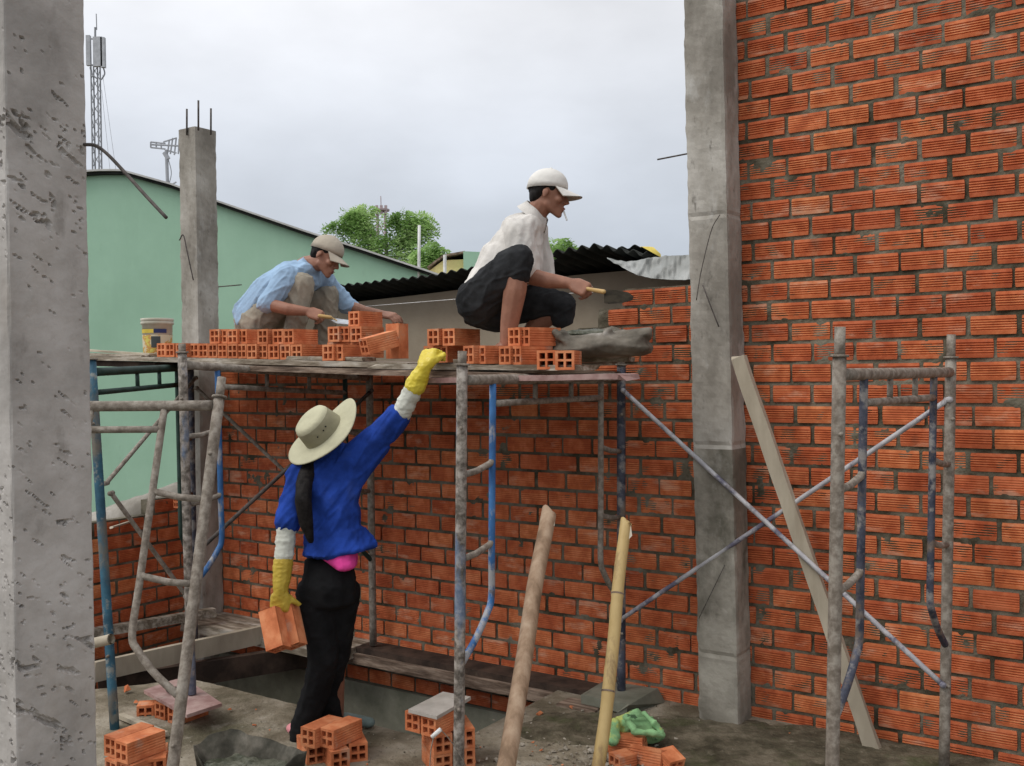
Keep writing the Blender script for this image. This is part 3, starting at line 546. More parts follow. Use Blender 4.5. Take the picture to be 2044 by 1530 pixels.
# ------------------------------------------------------------------ hollow bricks
LB = .17; WB = .078
def hollow_mesh(L_=LB):
    bm = bmesh.new(); w = WB; g = [0, .0105, .0345, .0435, .0675, w]
    for yy, fl in ((0, False), (L_, True)):
        v = {(i, j): bm.verts.new((g[i], yy, g[j])) for i in range(6) for j in range(6)}
        for i in range(5):
            for j in range(5):
                if i in (1, 3) and j in (1, 3): continue
                q = [v[i, j], v[i+1, j], v[i+1, j+1], v[i, j+1]]; bm.faces.new(q if not fl else q[::-1])
    for i in (1, 3):
        for j in (1, 3):
            a = [(g[i], g[j]), (g[i+1], g[j]), (g[i+1], g[j+1]), (g[i], g[j+1])]
            f_ = [bm.verts.new((x, 0, z)) for x, z in a]; b_ = [bm.verts.new((x, L_, z)) for x, z in a]
            for k in range(4): bm.faces.new((f_[k], f_[(k+1) % 4], b_[(k+1) % 4], b_[k]))
    pr = groove_prof(w, .0022)
    for side in (0, 1):
        f_ = [bm.verts.new(((dd if side == 0 else w-dd), 0, z)) for dd, z in pr]; b_ = [bm.verts.new(((dd if side == 0 else w-dd), L_, z)) for dd, z in pr]
        for k in range(len(pr)-1): bm.faces.new((f_[k], f_[k+1], b_[k+1], b_[k]))
    for z in (0, w):
        xs = [0, .012, .016, w-.016, w-.012, w]; dz = [0, 0, .001, .001, 0, 0]
        f_ = [bm.verts.new((x, 0, z+(e_ if z == 0 else -e_))) for x, e_ in zip(xs, dz)]; b_ = [bm.verts.new((x, L_, z+(e_ if z == 0 else -e_))) for x, e_ in zip(xs, dz)]
        for k in range(5): bm.faces.new((f_[k], f_[k+1], b_[k+1], b_[k]))
    me = bpy.data.meshes.new('hollow_brick'); bm.to_mesh(me); bm.free(); me.materials.append(MT['loose_brick']); return me
HM = hollow_mesh(); HALF = hollow_mesh(.085)
def hb(p, label, group, yaw=-34.5, rx=0, ry=0, me=None):
    """p: near lower left corner of the end face"""
    o = bpy.data.objects.new('hollow_brick', me or HM); col.objects.link(o)
    o.rotation_euler = Euler((R(rx), R(ry), R(yaw)), 'XYZ'); o.location = p
    return tag(o, label, 'brick', group)
ORD = ['first', 'second', 'third', 'fourth', 'fifth', 'sixth', 'seventh', 'eighth', 'ninth', 'tenth', 'eleventh', 'twelfth', 'thirteenth', 'fourteenth', 'fifteenth']
random.seed(31)
def prow(xs, w, z_add, lab, group, yaw=-34.5):
    for i, x in enumerate(xs):
        ww = w + random.uniform(-.012, .012); q = on_wall(x, 715, ww); u, _ = UW(q); q.z = zp(u)+.001+z_add
        hb(q, lab % ORD[i], group, yaw+random.uniform(-2, 2))
GL = 'hollow bricks stacked on the left half of the platform'; GR = 'hollow bricks on the right half of the platform'
prow([313.5, 330, 351], .86, 0, 'brick left of the scaffold post by the bucket, %s of three', GL)
prow([378, 396, 415.5, 434.5, 453.8, 473, 492.5, 514], .82, 0, '%s hollow brick of the bottom row right of the scaffold post on the platform', GL)
prow([535.5, 559, 581], .84, 0, '%s of the three bottom row hollow bricks under the bare ribbed sides in the middle', GL)
prow([419, 435.5, 454.5, 473.5], .80, .0795, '%s of the four bricks at the left end of the upper row', GL)
prow([514.5], .80, .0795, '%s hollow brick standing alone in the middle of the upper row below the squatting knee', GL)
prow([544.5, 566], .80, .0795, '%s of the two hollow bricks closing the upper row on its right', GL)
prow([643.5, 661.5], .90, 0, '%s of the two hollow bricks at the front edge below the trowel', GL)
prow([654, 676, 699.5], .68, .015, '%s hollow brick of the lowest layer under the brick being laid', GL)
prow([655, 676.5, 699.5], .70, .0945, '%s of the three hollow bricks in the layer just under the trowel', GL)
prow([696.5], .66, .174, '%s and topmost brick, the one under the left hand of the blue shirted man', GL)
q = on_wall(722, 700, .90); q.z = zp(1.7)+.018
hb(q, 'tilted hollow brick propped up on the pile left of the upright one', GL, -52, 14, 0)
q = on_wall(786, 706, .74); q.z = zp(1.8)+.004
o = hb(q+Vector((0, .0, 0)), 'brick standing upright on its end right of the tilted one', GL, -30, 90, 0); o.location = q + Vector((0, .08, 0))
prow([846, 868], .74, 0, '%s hollow brick half hidden behind the raised yellow glove in the lower row', GR, -38)
prow([853.5, 884], .78, .0795, '%s of the two bricks with a long bare side right above the yellow glove', GR, -42)
prow([925, 947], .95, 0, '%s hollow brick right behind the central scaffold post at the platform edge', GR, -52)
prow([996, 1018], .93, 0, '%s hollow brick of the pair below the man in the white shirt', GR, -52)
prow([1014.5, 1035.5], .90, .0795, '%s of the two bricks stacked highest in front of the bare shin', GR, -52)
prow([1071.5, 1108], 1.00, -.016, '%s of the two broad hollow bricks nearest the mortar sack', GR, -14)
# bricks on the floor
GF = 'hollow bricks piled on the floor'
def fl(px, py, z, lab, yaw, me=None, **k):
    q = on_z(px, py, z+WB); q.z = z; return hb(q, lab, GF, yaw, me=me, **k)
# left stack: top right corner of the pair at (255,1485)
K = on_z(255, 1485, .238); ev = Vector((math.cos(R(-34)), math.sin(R(-34)), 0)); av = Vector((-ev.y, ev.x, 0))
for lv in range(3):
    for j in range(2):
        if lv == 2 or True:
            p_ = K - ev*(WB*(j+1)+.002*j); p_.z = .0795*lv + .001
            off = av*random.uniform(-.006, .012)+ev*(.02 if lv == 1 else 0)
            hb(p_+off, ('%s brick of the %s layer in the pile beside the big column' % (('right', 'left')[j], ('bottom', 'middle', 'top')[lv])), GF, -34+random.uniform(-2, 2))
p_ = K + av*.06+ev*.012; p_.z = .081; hb(p_, 'extra hollow brick set crosswise in the pile beside the big column', GF, 16)
# middle stack by the woman's feet
hb(on_z(638, 1452.5, .158)-Z*WB, 'top right brick of the small pile by the feet of the woman', GF, -34)
hb(on_z(600, 1451, .158)-Z*WB, 'top left brick of the small pile by the feet of the woman', GF, -32)
q = on_z(661, 1502, .0785); q.z = 0; hb(q, 'lower brick of the small pile showing its ribbed left side', GF, 28)
q = on_z(694, 1492, .0785); q.z = 0; hb(q+Vector((.0, .03, 0)), 'lower right brick of the small pile near the grey shoe', GF, 18)
q = on_z(612, 1502, .0785); q.z = 0; hb(q+Vector((-.01, .05, 0)), 'hindmost lower brick of the small pile by the mortar basin', GF, 26)
# pile round the central post
KT = on_z(838, 1428, .236)
hb(KT-Z*WB+Vector((.004, .0, 0)), 'right brick directly under the pale tile by the central post', GF, -36)
q = on_z(824, 1424, .236); hb(q-Z*WB+Vector((-.035, .03, 0)), 'left brick directly under the pale tile by the central post', GF, -36)
q = on_z(866, 1470, .157); hb(q-Z*WB, 'middle layer brick turned left in the pile by the central post', GF, 22)
q = on_z(866, 1509, .079); q.z = 0; hb(q, 'bottom brick turned left in the pile by the central post', GF, 22)
q = on_z(905, 1462, .157); hb(q-Z*WB+Vector((.01, .02, 0)), 'middle layer brick behind the central post', GF, 15)
q = on_z(905, 1500, .079); q.z = 0; hb(q+Vector((.01, .02, 0)), 'bottom brick behind the central post', GF, 12)
# under the red tile
q = on_z(308, 1399, .08); q.z = .0; hb(q, 'left hollow brick under the red tile that carries a post', GF, -34)
q = on_z(330, 1408, .08); q.z = .0; hb(q+Vector((.01, .0, 0)), 'right hollow brick under the red tile that carries a post', GF, -34)
q = on_z(262, 1413, .03); hb(Vector((q.x, q.y, -.03))+Vector((.04, -.04, 0)), 'broken half brick sunk in the floor left of the red tile', GF, 12, me=HALF)
# right foreground
q = on_z(1236, 1474, .08); q.z = .0; hb(q+Vector((0, .0, 0)), 'brick with ribbed side facing front below the green rag', GF, 66, me=None).location = q+Vector((.095, -.0, 0))
q = on_z(1290, 1478, .10); q.z = .012; o = hb(q+Vector((.0, -.02, 0)), 'tipped brick lying right of the ribbed one below the green rag', GF, 42); o.rotation_euler = Euler((R(-8), R(18), R(38)), 'XYZ'); o.location = q+Vector((.04, -.09, .0))
q = on_z(1215, 1520, .01); q.z = -.03; hb(q, 'flat brick end half buried in grit by the bamboo pole', GF, -60, me=HALF)
q = on_z(1330, 1530, .03); q.z = -.02; hb(q, 'broken brick piece at the bottom edge right of the tipped brick', GF, 30, me=HALF, rx=20)
# on the low left wall
for (px, py, l) in ((346, 990, 'upper upright hollow brick on the low wall in the corner'), (298, 1016, 'lower upright hollow brick on the low wall under a strip of wood')):
    q = at(px, py, 6.45); o = hb(q-Z*.078, l, 'hollow bricks on the low wall', -34)
    o.scale = (.62, .5, 1)
# tiles
def tile(name, label, pts, th, m):
    bm = bmesh.new(); up = [bm.verts.new(p) for p in pts]; dn = [bm.verts.new(p-Z*th) for p in pts]; k = len(pts)
    bm.faces.new(up); bm.faces.new(dn[::-1])
    for i in range(k): bm.faces.new((up[i], dn[i], dn[(i+1) % k], up[(i+1) % k]))
    bmesh.ops.recalc_face_normals(bm, faces=bm.faces); return tag(ob(name, bm, m), label, 'tile')
tile('floor_tile', 'reddish tile on two bricks carrying the base of a post', [on_z(287, 1378, .1), on_z(330, 1362, .1), on_z(366, 1352, .1), on_z(443, 1404, .1), on_z(373, 1427, .1), on_z(330, 1402, .1)], .016, 'tile_red')
tile('floor_tile', 'pale dusty tile covering the brick pile at the central post', [on_z(815, 1416, .254), on_z(884, 1381, .254), on_z(940, 1391, .254), on_z(872, 1430, .254)], .014, 'tile_white')
plank('wood_strip', 'pale strip on the floor between the blue post and the brick pile', on_z(238, 1424, .03), on_z(330, 1462, .03), .03, .02, 'timber_pale', None)
# nail clamp on the red tile
bm = bmesh.new(); tube(bm, seg_pts(on_z(334, 1377, .115), on_z(352, 1373, .115), 2), .006, 8); tube(bm, [on_z(335, 1377, .105), on_z(335, 1377, .13)], .01, 8); tag(ob('bolt', bm, 'rebar'), 'rusty bolt lying on the reddish tile', 'bolt')
# white handle with wire
hr = empty('plastic_handle', at(872, 1470, 3.62), 'small white plastic pipe on a wire in front of the central brick pile', 'pipe')
bm = bmesh.new(); tube(bm, seg_pts(at(862, 1472, 3.6), at(880, 1456, 3.6), 3), .008, 12); ob('grip', bm, 'white_plain', hr, True)
bm = bmesh.new(); tube(bm, curve([at(866, 1470, 3.6), at(860, 1500, 3.6), at(856, 1560, 3.6)]), .0022, 6); tube(bm, curve([at(880, 1457, 3.6), at(900, 1480, 3.62), at(925, 1520, 3.66), at(935, 1545, 3.7)]), .0018, 6); ob('wire', bm, 'steel_crust', hr, True)
# ------------------------------------------------------------------ voxel-skinned soft shapes
def sph(c, r, rot=None, sub=2):
    if not hasattr(r, '__len__'): r = (r, r, r)
    if sub not in sph.cache:
        b = bmesh.new(); bmesh.ops.create_icosphere(b, subdivisions=sub, radius=1); sph.cache[sub] = [v.co.copy() for v in b.verts]; b.free()
    m = rot or Matrix.Identity(3)
    return [Vector(c)+m @ Vector((p.x*r[0], p.y*r[1], p.z*r[2])) for p in sph.cache[sub]]
sph.cache = {}
def hull(bm, *sets):
    vs = [bm.verts.new(p) for s in sets for p in s]
    r = bmesh.ops.convex_hull(bm, input=vs)
    bad = list({g for g in r['geom_interior']+r['geom_unused'] if isinstance(g, bmesh.types.BMVert)})
    bmesh.ops.delete(bm, geom=bad, context='VERTS')
def cap(bm, a, b, r1, r2): hull(bm, sph(a, r1), sph(b, r2))
def chain(bm, pts, rs):
    for i in range(len(pts)-1): cap(bm, pts[i], pts[i+1], rs[i], rs[i+1])
def skinob(name, bm, m, parent, vox=.006, it=4, wr=None, cut=None):
    me = bpy.data.meshes.new('t'); bm.to_mesh(me); bm.free(); o = bpy.data.objects.new('t', me); col.objects.link(o)
    md = o.modifiers.new('r', 'REMESH'); md.mode = 'VOXEL'; md.voxel_size = vox
    ms = o.modifiers.new('s', 'SMOOTH'); ms.factor = .5; ms.iterations = it
    dg = bpy.context.evaluated_depsgraph_get(); ev_ = o.evaluated_get(dg); me2 = bpy.data.meshes.new_from_object(ev_)
    bpy.data.objects.remove(o); bpy.data.meshes.remove(me)
    b2 = bmesh.new(); b2.from_mesh(me2); bpy.data.meshes.remove(me2); b2.normal_update()
    if wr:
        disp = [(v, v.normal*wr(v.co)) for v in b2.verts]
        for v, q in disp: v.co += q
    if cut: bmesh.ops.delete(b2, geom=[v for v in b2.verts if cut(v.co)], context='VERTS')
    return ob(name, b2, m, parent, True)
def wrk(amp, sc=(14, 14, 14), amp2=.4, dirv=None):
    """fabric folds: ridged noise, stretched so that folds run along a direction"""
    if dirv:
        D1 = Vector(dirv).normalized(); D2 = D1.cross(Vector((0, 1, .01))).normalized(); D3 = D1.cross(D2)
    def f(p):
        if dirv: p = Vector((p.dot(D1), p.dot(D2), p.dot(D3)))
        q = Vector((p.x*sc[0], p.y*sc[1], p.z*sc[2])); r = 1-abs(noise.noise(q))*2.2; q2 = Vector((p.x*sc[0]*2.3+9, p.y*sc[1]*2.3, p.z*sc[2]*2.3)); r2 = 1-abs(noise.noise(q2))*2
        r3 = max(0, 1-abs(noise.noise(q*.8+Vector((3, 8, 1))))*7)**2; return amp*(r*abs(r)) + amp*amp2*r2 - amp*.5 + amp*.75*r3
    return f
def basis(f, up):                           # columns: forward, left, up
    f = Vector(f).normalized(); up = Vector(up); up = (up-f*up.dot(f)).normalized(); l = up.cross(f); return Matrix((f, l, up)).transposed()
def hand(bm, wrist, fdir, back, side=1, curl=(20, 25, 20), spread=6, s=1., fat=1., thumb=(35, 20), roll_fingers=None):
    """palm from the wrist along fdir; back = normal of the back of the hand; side=+1: thumb on (back x fdir) side"""
    f = Vector(fdir).normalized(); b = Vector(back); b = (b-f*b.dot(f)).normalized(); t = b.cross(f)*side
    w = Vector(wrist); r = .0088*s*fat
    hull(bm, sph(w+f*.006*s, .021*s*fat), sph(w+f*.078*s+t*.026*s, .0125*s*fat), sph(w+f*.074*s-t*.030*s, .012*s*fat), sph(w+f*.03*s+t*.028*s, .013*s*fat), sph(w+f*.03*s-t*.026*s, .013*s*fat))
    for i, (o, ln, ang) in enumerate(((.029, .070, 1), (.010, .079, .35), (-.010, .073, -.35), (-.029, .057, -1.1))):
        p = w+f*(.078 - .004*abs(i-1))*s+t*o*s; dr = (f+t*math.tan(R(spread*ang))).normalized(); a = 0; rr = r*(1 if i < 3 else .88)
        cu_ = curl if not roll_fingers else roll_fingers[i]
        for k, (fr_, c) in enumerate(zip((.46, .30, .24), cu_)):
            a += R(c); dv = dr*math.cos(a)-b*math.sin(a); q = p+dv*ln*fr_*s; cap(bm, p, q, rr*(1-.08*k), rr*(1-.08*(k+1))); p = q
    p = w+f*.022*s+t*.024*s; dv = (f*math.cos(R(thumb[0]))+t*math.sin(R(thumb[0]))-b*.35).normalized(); q = p+dv*.040*s; cap(bm, p, q, r*1.35, r*1.15); dv2 = (dv*math.cos(R(thumb[1]))+(f*.6-b*.5)*math.sin(R(thumb[1]))).normalized(); q2 = q+dv2*.030*s; cap(bm, q, q2, r*1.12, r*.95)
def head(bm, c, B, s=1.):
    T = lambda x, y, z: Vector(c)+B @ Vector((x*s, y*s, z*s))
    E = lambda p, r: sph(T(*p), tuple(x*s for x in r), B)
    hull(bm, E((-.012, 0, .035), (.092, .072, .080))); hull(bm, E((.0, 0, .02), (.085, .070, .075)), E((.035, 0, -.045), (.045, .048, .040)))
    hull(bm, E((.005, .045, -.055), (.016, .012, .018)), E((.005, -.045, -.055), (.016, .012, .018)), E((.074, 0, -.098), (.014, .018, .012)), E((.066, 0, -.05), (.024, .03, .02)))
    hull(bm, E((.086, 0, .006), (.007, .008, .008)), E((.108, 0, -.028), (.009, .009, .008)), E((.088, 0, -.034), (.010, .013, .008)))
    for y in (-1, 1):
        hull(bm, E((.096, y*.013, -.032), (.009, .008, .007))); hull(bm, E((.074, y*.028, .022), (.014, .022, .008))); hull(bm, E((.062, y*.038, -.022), (.022, .020, .020)))
        hull(bm, E((-.004, y*.074, -.002), (.018, .006, .016)), E((-.006, y*.076, -.022), (.010, .006, .014))); hull(bm, E((.0725, y*.030, .004), (.013, .013, .011)))
    hull(bm, E((.088, 0, -.058), (.011, .022, .0065))); hull(bm, E((.085, 0, -.070), (.010, .019, .007))); hull(bm, E((.078, 0, -.094), (.013, .017, .013)))
    return T, E
def face_bits(T, E, parent, vox=.003):
    for y in (-1, 1):
        bm = bmesh.new(); hull(bm, E((.0815, y*.031, .0035), (.008, .011, .0035))); o = ob('eye', bm, 'black', parent, True)
    bm = bmesh.new()
    for y in (-1, 1): hull(bm, E((.090, y*.016, .023), (.004, .006, .003)), E((.078, y*.046, .024), (.004, .005, .003)))
    ob('eyebrows', bm, 'hair', parent, True)
    bm = bmesh.new(); hull(bm, E((.0935, 0, -.0585), (.007, .020, .004)), E((.093, 0, -.0605), (.005, .018, .002))); hull(bm, E((.0905, 0, -.0685), (.0065, .017, .0048))); ob('lips', bm, 'lips', parent, True)
def ballcap(T, E, B, parent, m, tip=.075, s=1., under=None):
    """rounded crown with seams plus a curved peak"""
    bm = bmesh.new(); rings = []; seg = 36; cx, cz = -.010, .040
    for j in range(11):
        ph = R(90*j/10); ring = []
        for k in range(seg):
            th = k*2*math.pi/seg; se = 1-.012*(abs(math.cos(3*th)) > .985); x = cx+.103*math.cos(th)*math.cos(ph)*se; y = .083*math.sin(th)*math.cos(ph)*se
            z = cz+(.089*math.sin(ph)**.9 if ph > 0 else -.0) - (.020*(1-math.cos(th))/2 if j == 0 else 0) - .012*(1-math.cos(th))/2*(1-j/10)
            ring.append(bm.verts.new(T(x, y, z)))
        rings.append(ring)
    for j in range(10):
        for k in range(seg): bm.faces.new((rings[j][k], rings[j][(k+1) % seg], rings[j+1][(k+1) % seg], rings[j+1][k]))
    lo = [bm.verts.new(v.co-(v.co-T(cx, 0, v.co.z*0+cz))*.05) for v in rings[0]]
    for k in range(seg): bm.faces.new((rings[0][(k+1) % seg], rings[0][k], lo[k], lo[(k+1) % seg]))
    cp = ob('cap_crown', bm, m, parent, True)
    bm = bmesh.new(); hull(bm, E((cx, 0, cz+.089), (.008, .008, .005))); ob('cap_button', bm, m, cp, True)
    for zz, mm, nm in ((0, m, 'cap_peak'), (-.0035, under or m, 'peak_lining')):
        bm = bmesh.new(); na, nr = 16, 8; g = []
        for i in range(na+1):
            th = R(-62+124*i/na); row = []
            for j in range(nr+1):
                r = j/nr; lat = math.sin(th)/math.sin(R(62)); ln = tip*(1-.25*abs(lat)**2.4)
                x = cx+.101*math.cos(th)+r*ln*(.55+.45*math.cos(th)); y = .081*math.sin(th)*(1+.02*r)
                z = cz-.004 - r*.020 - r*(lat**2)*.022+zz; row.append(bm.verts.new(T(x, y, z)))
            g.append(row)
        for i in range(na):
            for j in range(nr): bm.faces.new((g[i][j], g[i+1][j], g[i+1][j+1], g[i][j+1]))
        pk = ob(nm, bm, mm, parent if nm == 'cap_peak' else pk, True)
def ring_collar(c, ax, B, m, parent, r=.066):
    ax = ax.normalized(); f = B @ Vector((1, 0, 0)); f = (f-ax*f.dot(ax)).normalized(); l = ax.cross(f); bm = bmesh.new(); na = 26; g = []
    for i in range(na+1):
        th = R(24+312*i/na); dr = f*math.cos(th)+l*math.sin(th); k = max(0, math.cos(th)); row = []
        for (rr, h) in ((r*.90, -.022), (r*.93, .020-.018*k), (r*1.02, .026-.022*k), (r*1.22, -.002-.034*k), (r*1.38, -.020-.045*k)):
            row.append(bm.verts.new(c+dr*rr+ax*h))
        g.append(row)
    for i in range(na):
        for j in range(4): bm.faces.new((g[i][j], g[i+1][j], g[i+1][j+1], g[i][j+1]))
    bmesh.ops.recalc_face_normals(bm, faces=bm.faces); ob('collar', bm, m, parent, True)
# ------------------------------------------------------------------ the woman reaching up
def woman():
    root = empty('person', Vector((on_z(640, 1480, 0).x, 4.36, 0)), 'person in blue jacket and cream sun hat reaching up in a yellow glove', 'person')
    pel = at(656, 1165, 4.40); wai = at(668, 1085, 4.40); che = at(656, 975, 4.40); neck = at(655, 905, 4.40); hc = at(652, 868, 4.43)
    rs = at(708, 918, 4.40); re = at(802, 823, 4.36); rw = at(847, 735, 4.30); ls = at(600, 945, 4.38); le = at(573, 1045, 4.32); lw = at(560, 1180, 4.26)
    lh = at(628, 1185, 4.38); lk = at(646, 1310, 4.36); la = at(603, 1462, 4.44); rh = at(684, 1185, 4.44); rk = at(668, 1310, 4.46); ra = at(672, 1452, 4.58)
    up = Vector((-.50, -.36, .79)); B = basis(Vector((.34, .92, .40)), up)
    bm = bmesh.new(); T, E = head(bm, hc, B, .93); chain(bm, [T(-.015, 0, -.05), neck, che, wai, pel], [.045, .040, .058, .062, .08])
    for c in ([neck, rs, re, rw], [neck, ls, le, lw]): chain(bm, c, [.04, .038, .032, .024])
    chain(bm, [lh, lk, la], [.07, .048, .032]); chain(bm, [rh, rk, ra], [.07, .048, .032])
    cap(bm, la, la+Vector((-.03, .10, -.03)), .03, .022); cap(bm, ra, ra+Vector((.12, .05, -.035)), .03, .022)
    skinob('body', bm, 'skin_dark', root, .006, 3)
    face_bits(T, E, root)
    bm = bmesh.new(); hull(bm, E((-.022, 0, .028), (.092, .078, .085))); hull(bm, E((-.05, 0, -.03), (.05, .06, .05)))
    chain(bm, [at(645, 885, 4.44), at(618, 930, 4.37), at(607, 965, 4.30), at(605, 1000, 4.255), at(610, 1040, 4.26), at(620, 1080, 4.27)], [.05, .038, .036, .036, .032, .014])
    skinob('hair', bm, 'hair', root, .006, 3, lambda p: .003*noise.noise(Vector((p.x*60, p.y*60, p.z*6))))
    # jacket
    bm = bmesh.new(); X = Vector((1, 0, 0)); I = Matrix.Identity(3)
    hull(bm, sph(at(655, 945, 4.42), (.125, .085, .06)), sph(at(660, 1000, 4.40), (.122, .095, .05)), sph(rs, .060), sph(ls, .053))
    hull(bm, sph(at(660, 1000, 4.40), (.123, .095, .05)), sph(at(667, 1060, 4.40), (.124, .10, .04)))
    hull(bm, sph(at(667, 1055, 4.40), (.125, .10, .04)), sph(at(655, 1104, 4.38), (.112, .12, .012)), sph(at(696, 1093, 4.40), (.108, .125, .010)), sph(at(735, 1086, 4.42), (.045, .06, .008)))
    hull(bm, sph(rs+Vector((-.02, 0, -.02)), (.075, .08, .075)), sph(rs.lerp(re, .45), .063)); cap(bm, rs.lerp(re, .4), rs.lerp(re, .86), .060, .058)
    cap(bm, che+Vector((.06, 0, .02)), rs.lerp(re, .5)+Vector((.01, 0, -.05)), .075, .035)
    cap(bm, ls, ls.lerp(le, .55), .060, .054); cap(bm, ls.lerp(le, .5), ls.lerp(le, .98), .056, .058)
    chain(bm, [at(630, 918, 4.40), at(680, 905, 4.40)], [.045, .045])
    skinob('jacket', bm, 'jacket_blue', root, .007, 3, wrk(.0085, (2.6, 17, 10), .4, (.62, 0, .78)))
    bm = bmesh.new(); hull(bm, sph(at(682, 1100, 4.385), (.072, .10, .02)), sph(at(690, 1128, 4.36), (.050, .10, .022)), sph(at(700, 1128, 4.33), (.025, .06, .018)), sph(at(660, 1105, 4.39), (.06, .09, .01))); skinob('undershirt', bm, 'pink', root, .006, 3, wrk(.002, (14, 14, 24)))
    # trousers
    bm = bmesh.new(); hull(bm, sph(at(656, 1118, 4.40), (.108, .085, .02)), sph(at(656, 1165, 4.39), (.122, .115, .045)), sph(at(658, 1200, 4.39), (.118, .11, .03)))
    chain(bm, [lh, lk, at(632, 1380, 4.39), at(606, 1450, 4.43), at(601, 1476, 4.44)], [.083, .066, .062, .060, .050]); chain(bm, [rh, rk, at(650, 1380, 4.50), at(662, 1450, 4.57)], [.083, .066, .062, .064])
    skinob('trousers', bm, 'trousers_black', root, .008, 4, wrk(.004, (10, 10, 14)))
    # shoes
    for nm, a, b, m in (('shoe', at(600, 1482, 4.42), at(585, 1487, 4.50), 'shoe_pink'), ('shoe', at(690, 1468, 4.60), at(736, 1473, 4.56), 'shoe_grey')):
        a.z = .03; b.z = .024; bm = bmesh.new(); hull(bm, sph(a, (.032, .034, .028)), sph(b, (.032, .03, .024))); skinob(nm, bm, m, root, .005, 3)
    # undersleeves
    for a, b in ((re+(rw-re)*-.12, re.lerp(rw, .70)), (le.lerp(lw, .0), le.lerp(lw, .66))):
        bm = bmesh.new(); n = 7; pts = [a.lerp(b, i/n) for i in range(n+1)]
        for i in range(n): cap(bm, pts[i], pts[i+1], (.044 if i else .034)-.004*(i % 2)-i*.0008, .041+.004*((i+1) % 2)-i*.0008)
        skinob('undersleeve', bm, 'sleeve_white', root, .005, 2, wrk(.003, (14, 14, 40)))
    # gloves
    bm = bmesh.new(); g0 = re.lerp(rw, .60); chain(bm, [g0, re.lerp(rw, .8), rw], [.047, .041, .030]); hand(bm, rw, (at(868, 682, 4.36)-rw), Vector((-.55, -.75, .35)), side=-1, curl=(55, 45, 20), s=1.02, fat=1.45, thumb=(30, 10)); 
    skinob('glove', bm, 'glove_yellow', root, .0045, 2, wrk(.0022, (30, 30, 50)))
    bm = bmesh.new(); chain(bm, [le.lerp(lw, .60), le.lerp(lw, .85), lw], [.044, .038, .030]); hand(bm, lw, Vector((-.02, -.02, -1)), Vector((0, -1, -.1)), side=1, spread=15, fat=1.4, s=.96, thumb=(52, 5), roll_fingers=[(5, 20, 25), (20, 30, 30), (15, 30, 30), (15, 30, 30)])
    skinob('glove', bm, 'glove_worn', root, .0045, 2, wrk(.0022, (30, 30, 50)))
    # sun hat
    hu = Vector((-.57, -.52, .66)).normalized(); hf = Vector((.76, .0, .65)); hf = (hf-hu*hf.dot(hu)).normalized(); Bh = Matrix((hf, hu.cross(hf), hu)).transposed(); hz = at(645, 862, 4.38)
    H_ = lambda x, y, z: hz+Bh @ Vector((x, y, z))*.95
    bm = bmesh.new(); seg = 48; prof = [(.098, -.004), (.096, .02), (.093, .05), (.090, .078), (.084, .092), (.070, .099), (.040, .1015), (.001, .102)]
    rings = [[bm.verts.new(H_(r*(1.06-.6*z)*math.cos(k*2*math.pi/seg), r*.92*math.sin(k*2*math.pi/seg), z)) for k in range(seg)] for r, z in prof]
    for i in range(len(rings)-1):
        for k in range(seg): bm.faces.new((rings[i][k], rings[i][(k+1) % seg], rings[i+1][(k+1) % seg], rings[i+1][k]))
    for f in bm.faces: f.smooth = True
    o = ob('hat_crown', bm, 'hat_cream', root, True); o.data.materials.append(MT['hat_band'])
    for p in o.data.polygons:
        if p.index < seg*3: p.material_index = 1
    bm = bmesh.new(); na, nr = 72, 10; gt = []
    for zz in (0, -.004):
        g = []
        for i in range(na):
            th = 2*math.pi*i/na; row = []
            for j in range(nr+1):
                r = .094+(.086+.010*math.cos(2*th))*j/nr; t_ = j/nr
                z = .0 + t_**1.5*(.016*math.cos(2*th)-.004*math.cos(th)-.006) + .006*t_*math.sin(3*th+1)+zz
                row.append(bm.verts.new(H_(r*1.06*math.cos(th), r*.94*math.sin(th), z)))
            g.append(row)
        gt.append(g)
        for i in range(na):
            for j in range(nr): bm.faces.new((g[i][j], g[(i+1) % na][j], g[(i+1) % na][j+1], g[i][j+1]))
    for i in range(na): bm.faces.new((gt[0][i][nr], gt[0][(i+1) % na][nr], gt[1][(i+1) % na][nr], gt[1][i][nr]))
    bmesh.ops.recalc_face_normals(bm, faces=bm.faces); ob('hat_brim', bm, 'hat_cream', root, True)
    for (th, z) in ((-1.35, .045), (-1.15, .05), (-1.75, .04)):
        bm = bmesh.new(); c = H_(.1*math.cos(th)*1.0, .088*math.sin(th), z); hull(bm, sph(c, .0035)); ob('eyelet', bm, 'black', o)
    # bricks in the left hand
    g = 'two bricks held in the lowered hand'
    for (px, py, Y, lab) in ((562, 1300, 4.20, 'near brick held in the lowered yellow glove'), (594, 1294, 4.26, 'rear brick held in the lowered yellow glove')):
        o = hb(Vector(), lab, g); ax = (at(px-32, py-92, Y)-at(px, py, Y)).normalized(); ax = (ax+Vector((0, .48, 0))).normalized(); ex = Vector((1, -.25, .15)); ex = (ex-ax*ex.dot(ax)).normalized(); ez = ex.cross(ax)
        mm = Matrix((ex, ax, ez)).transposed().to_4x4(); o.matrix_world = Matrix.Translation(at(px, py, Y)-ex*.03) @ mm
woman()
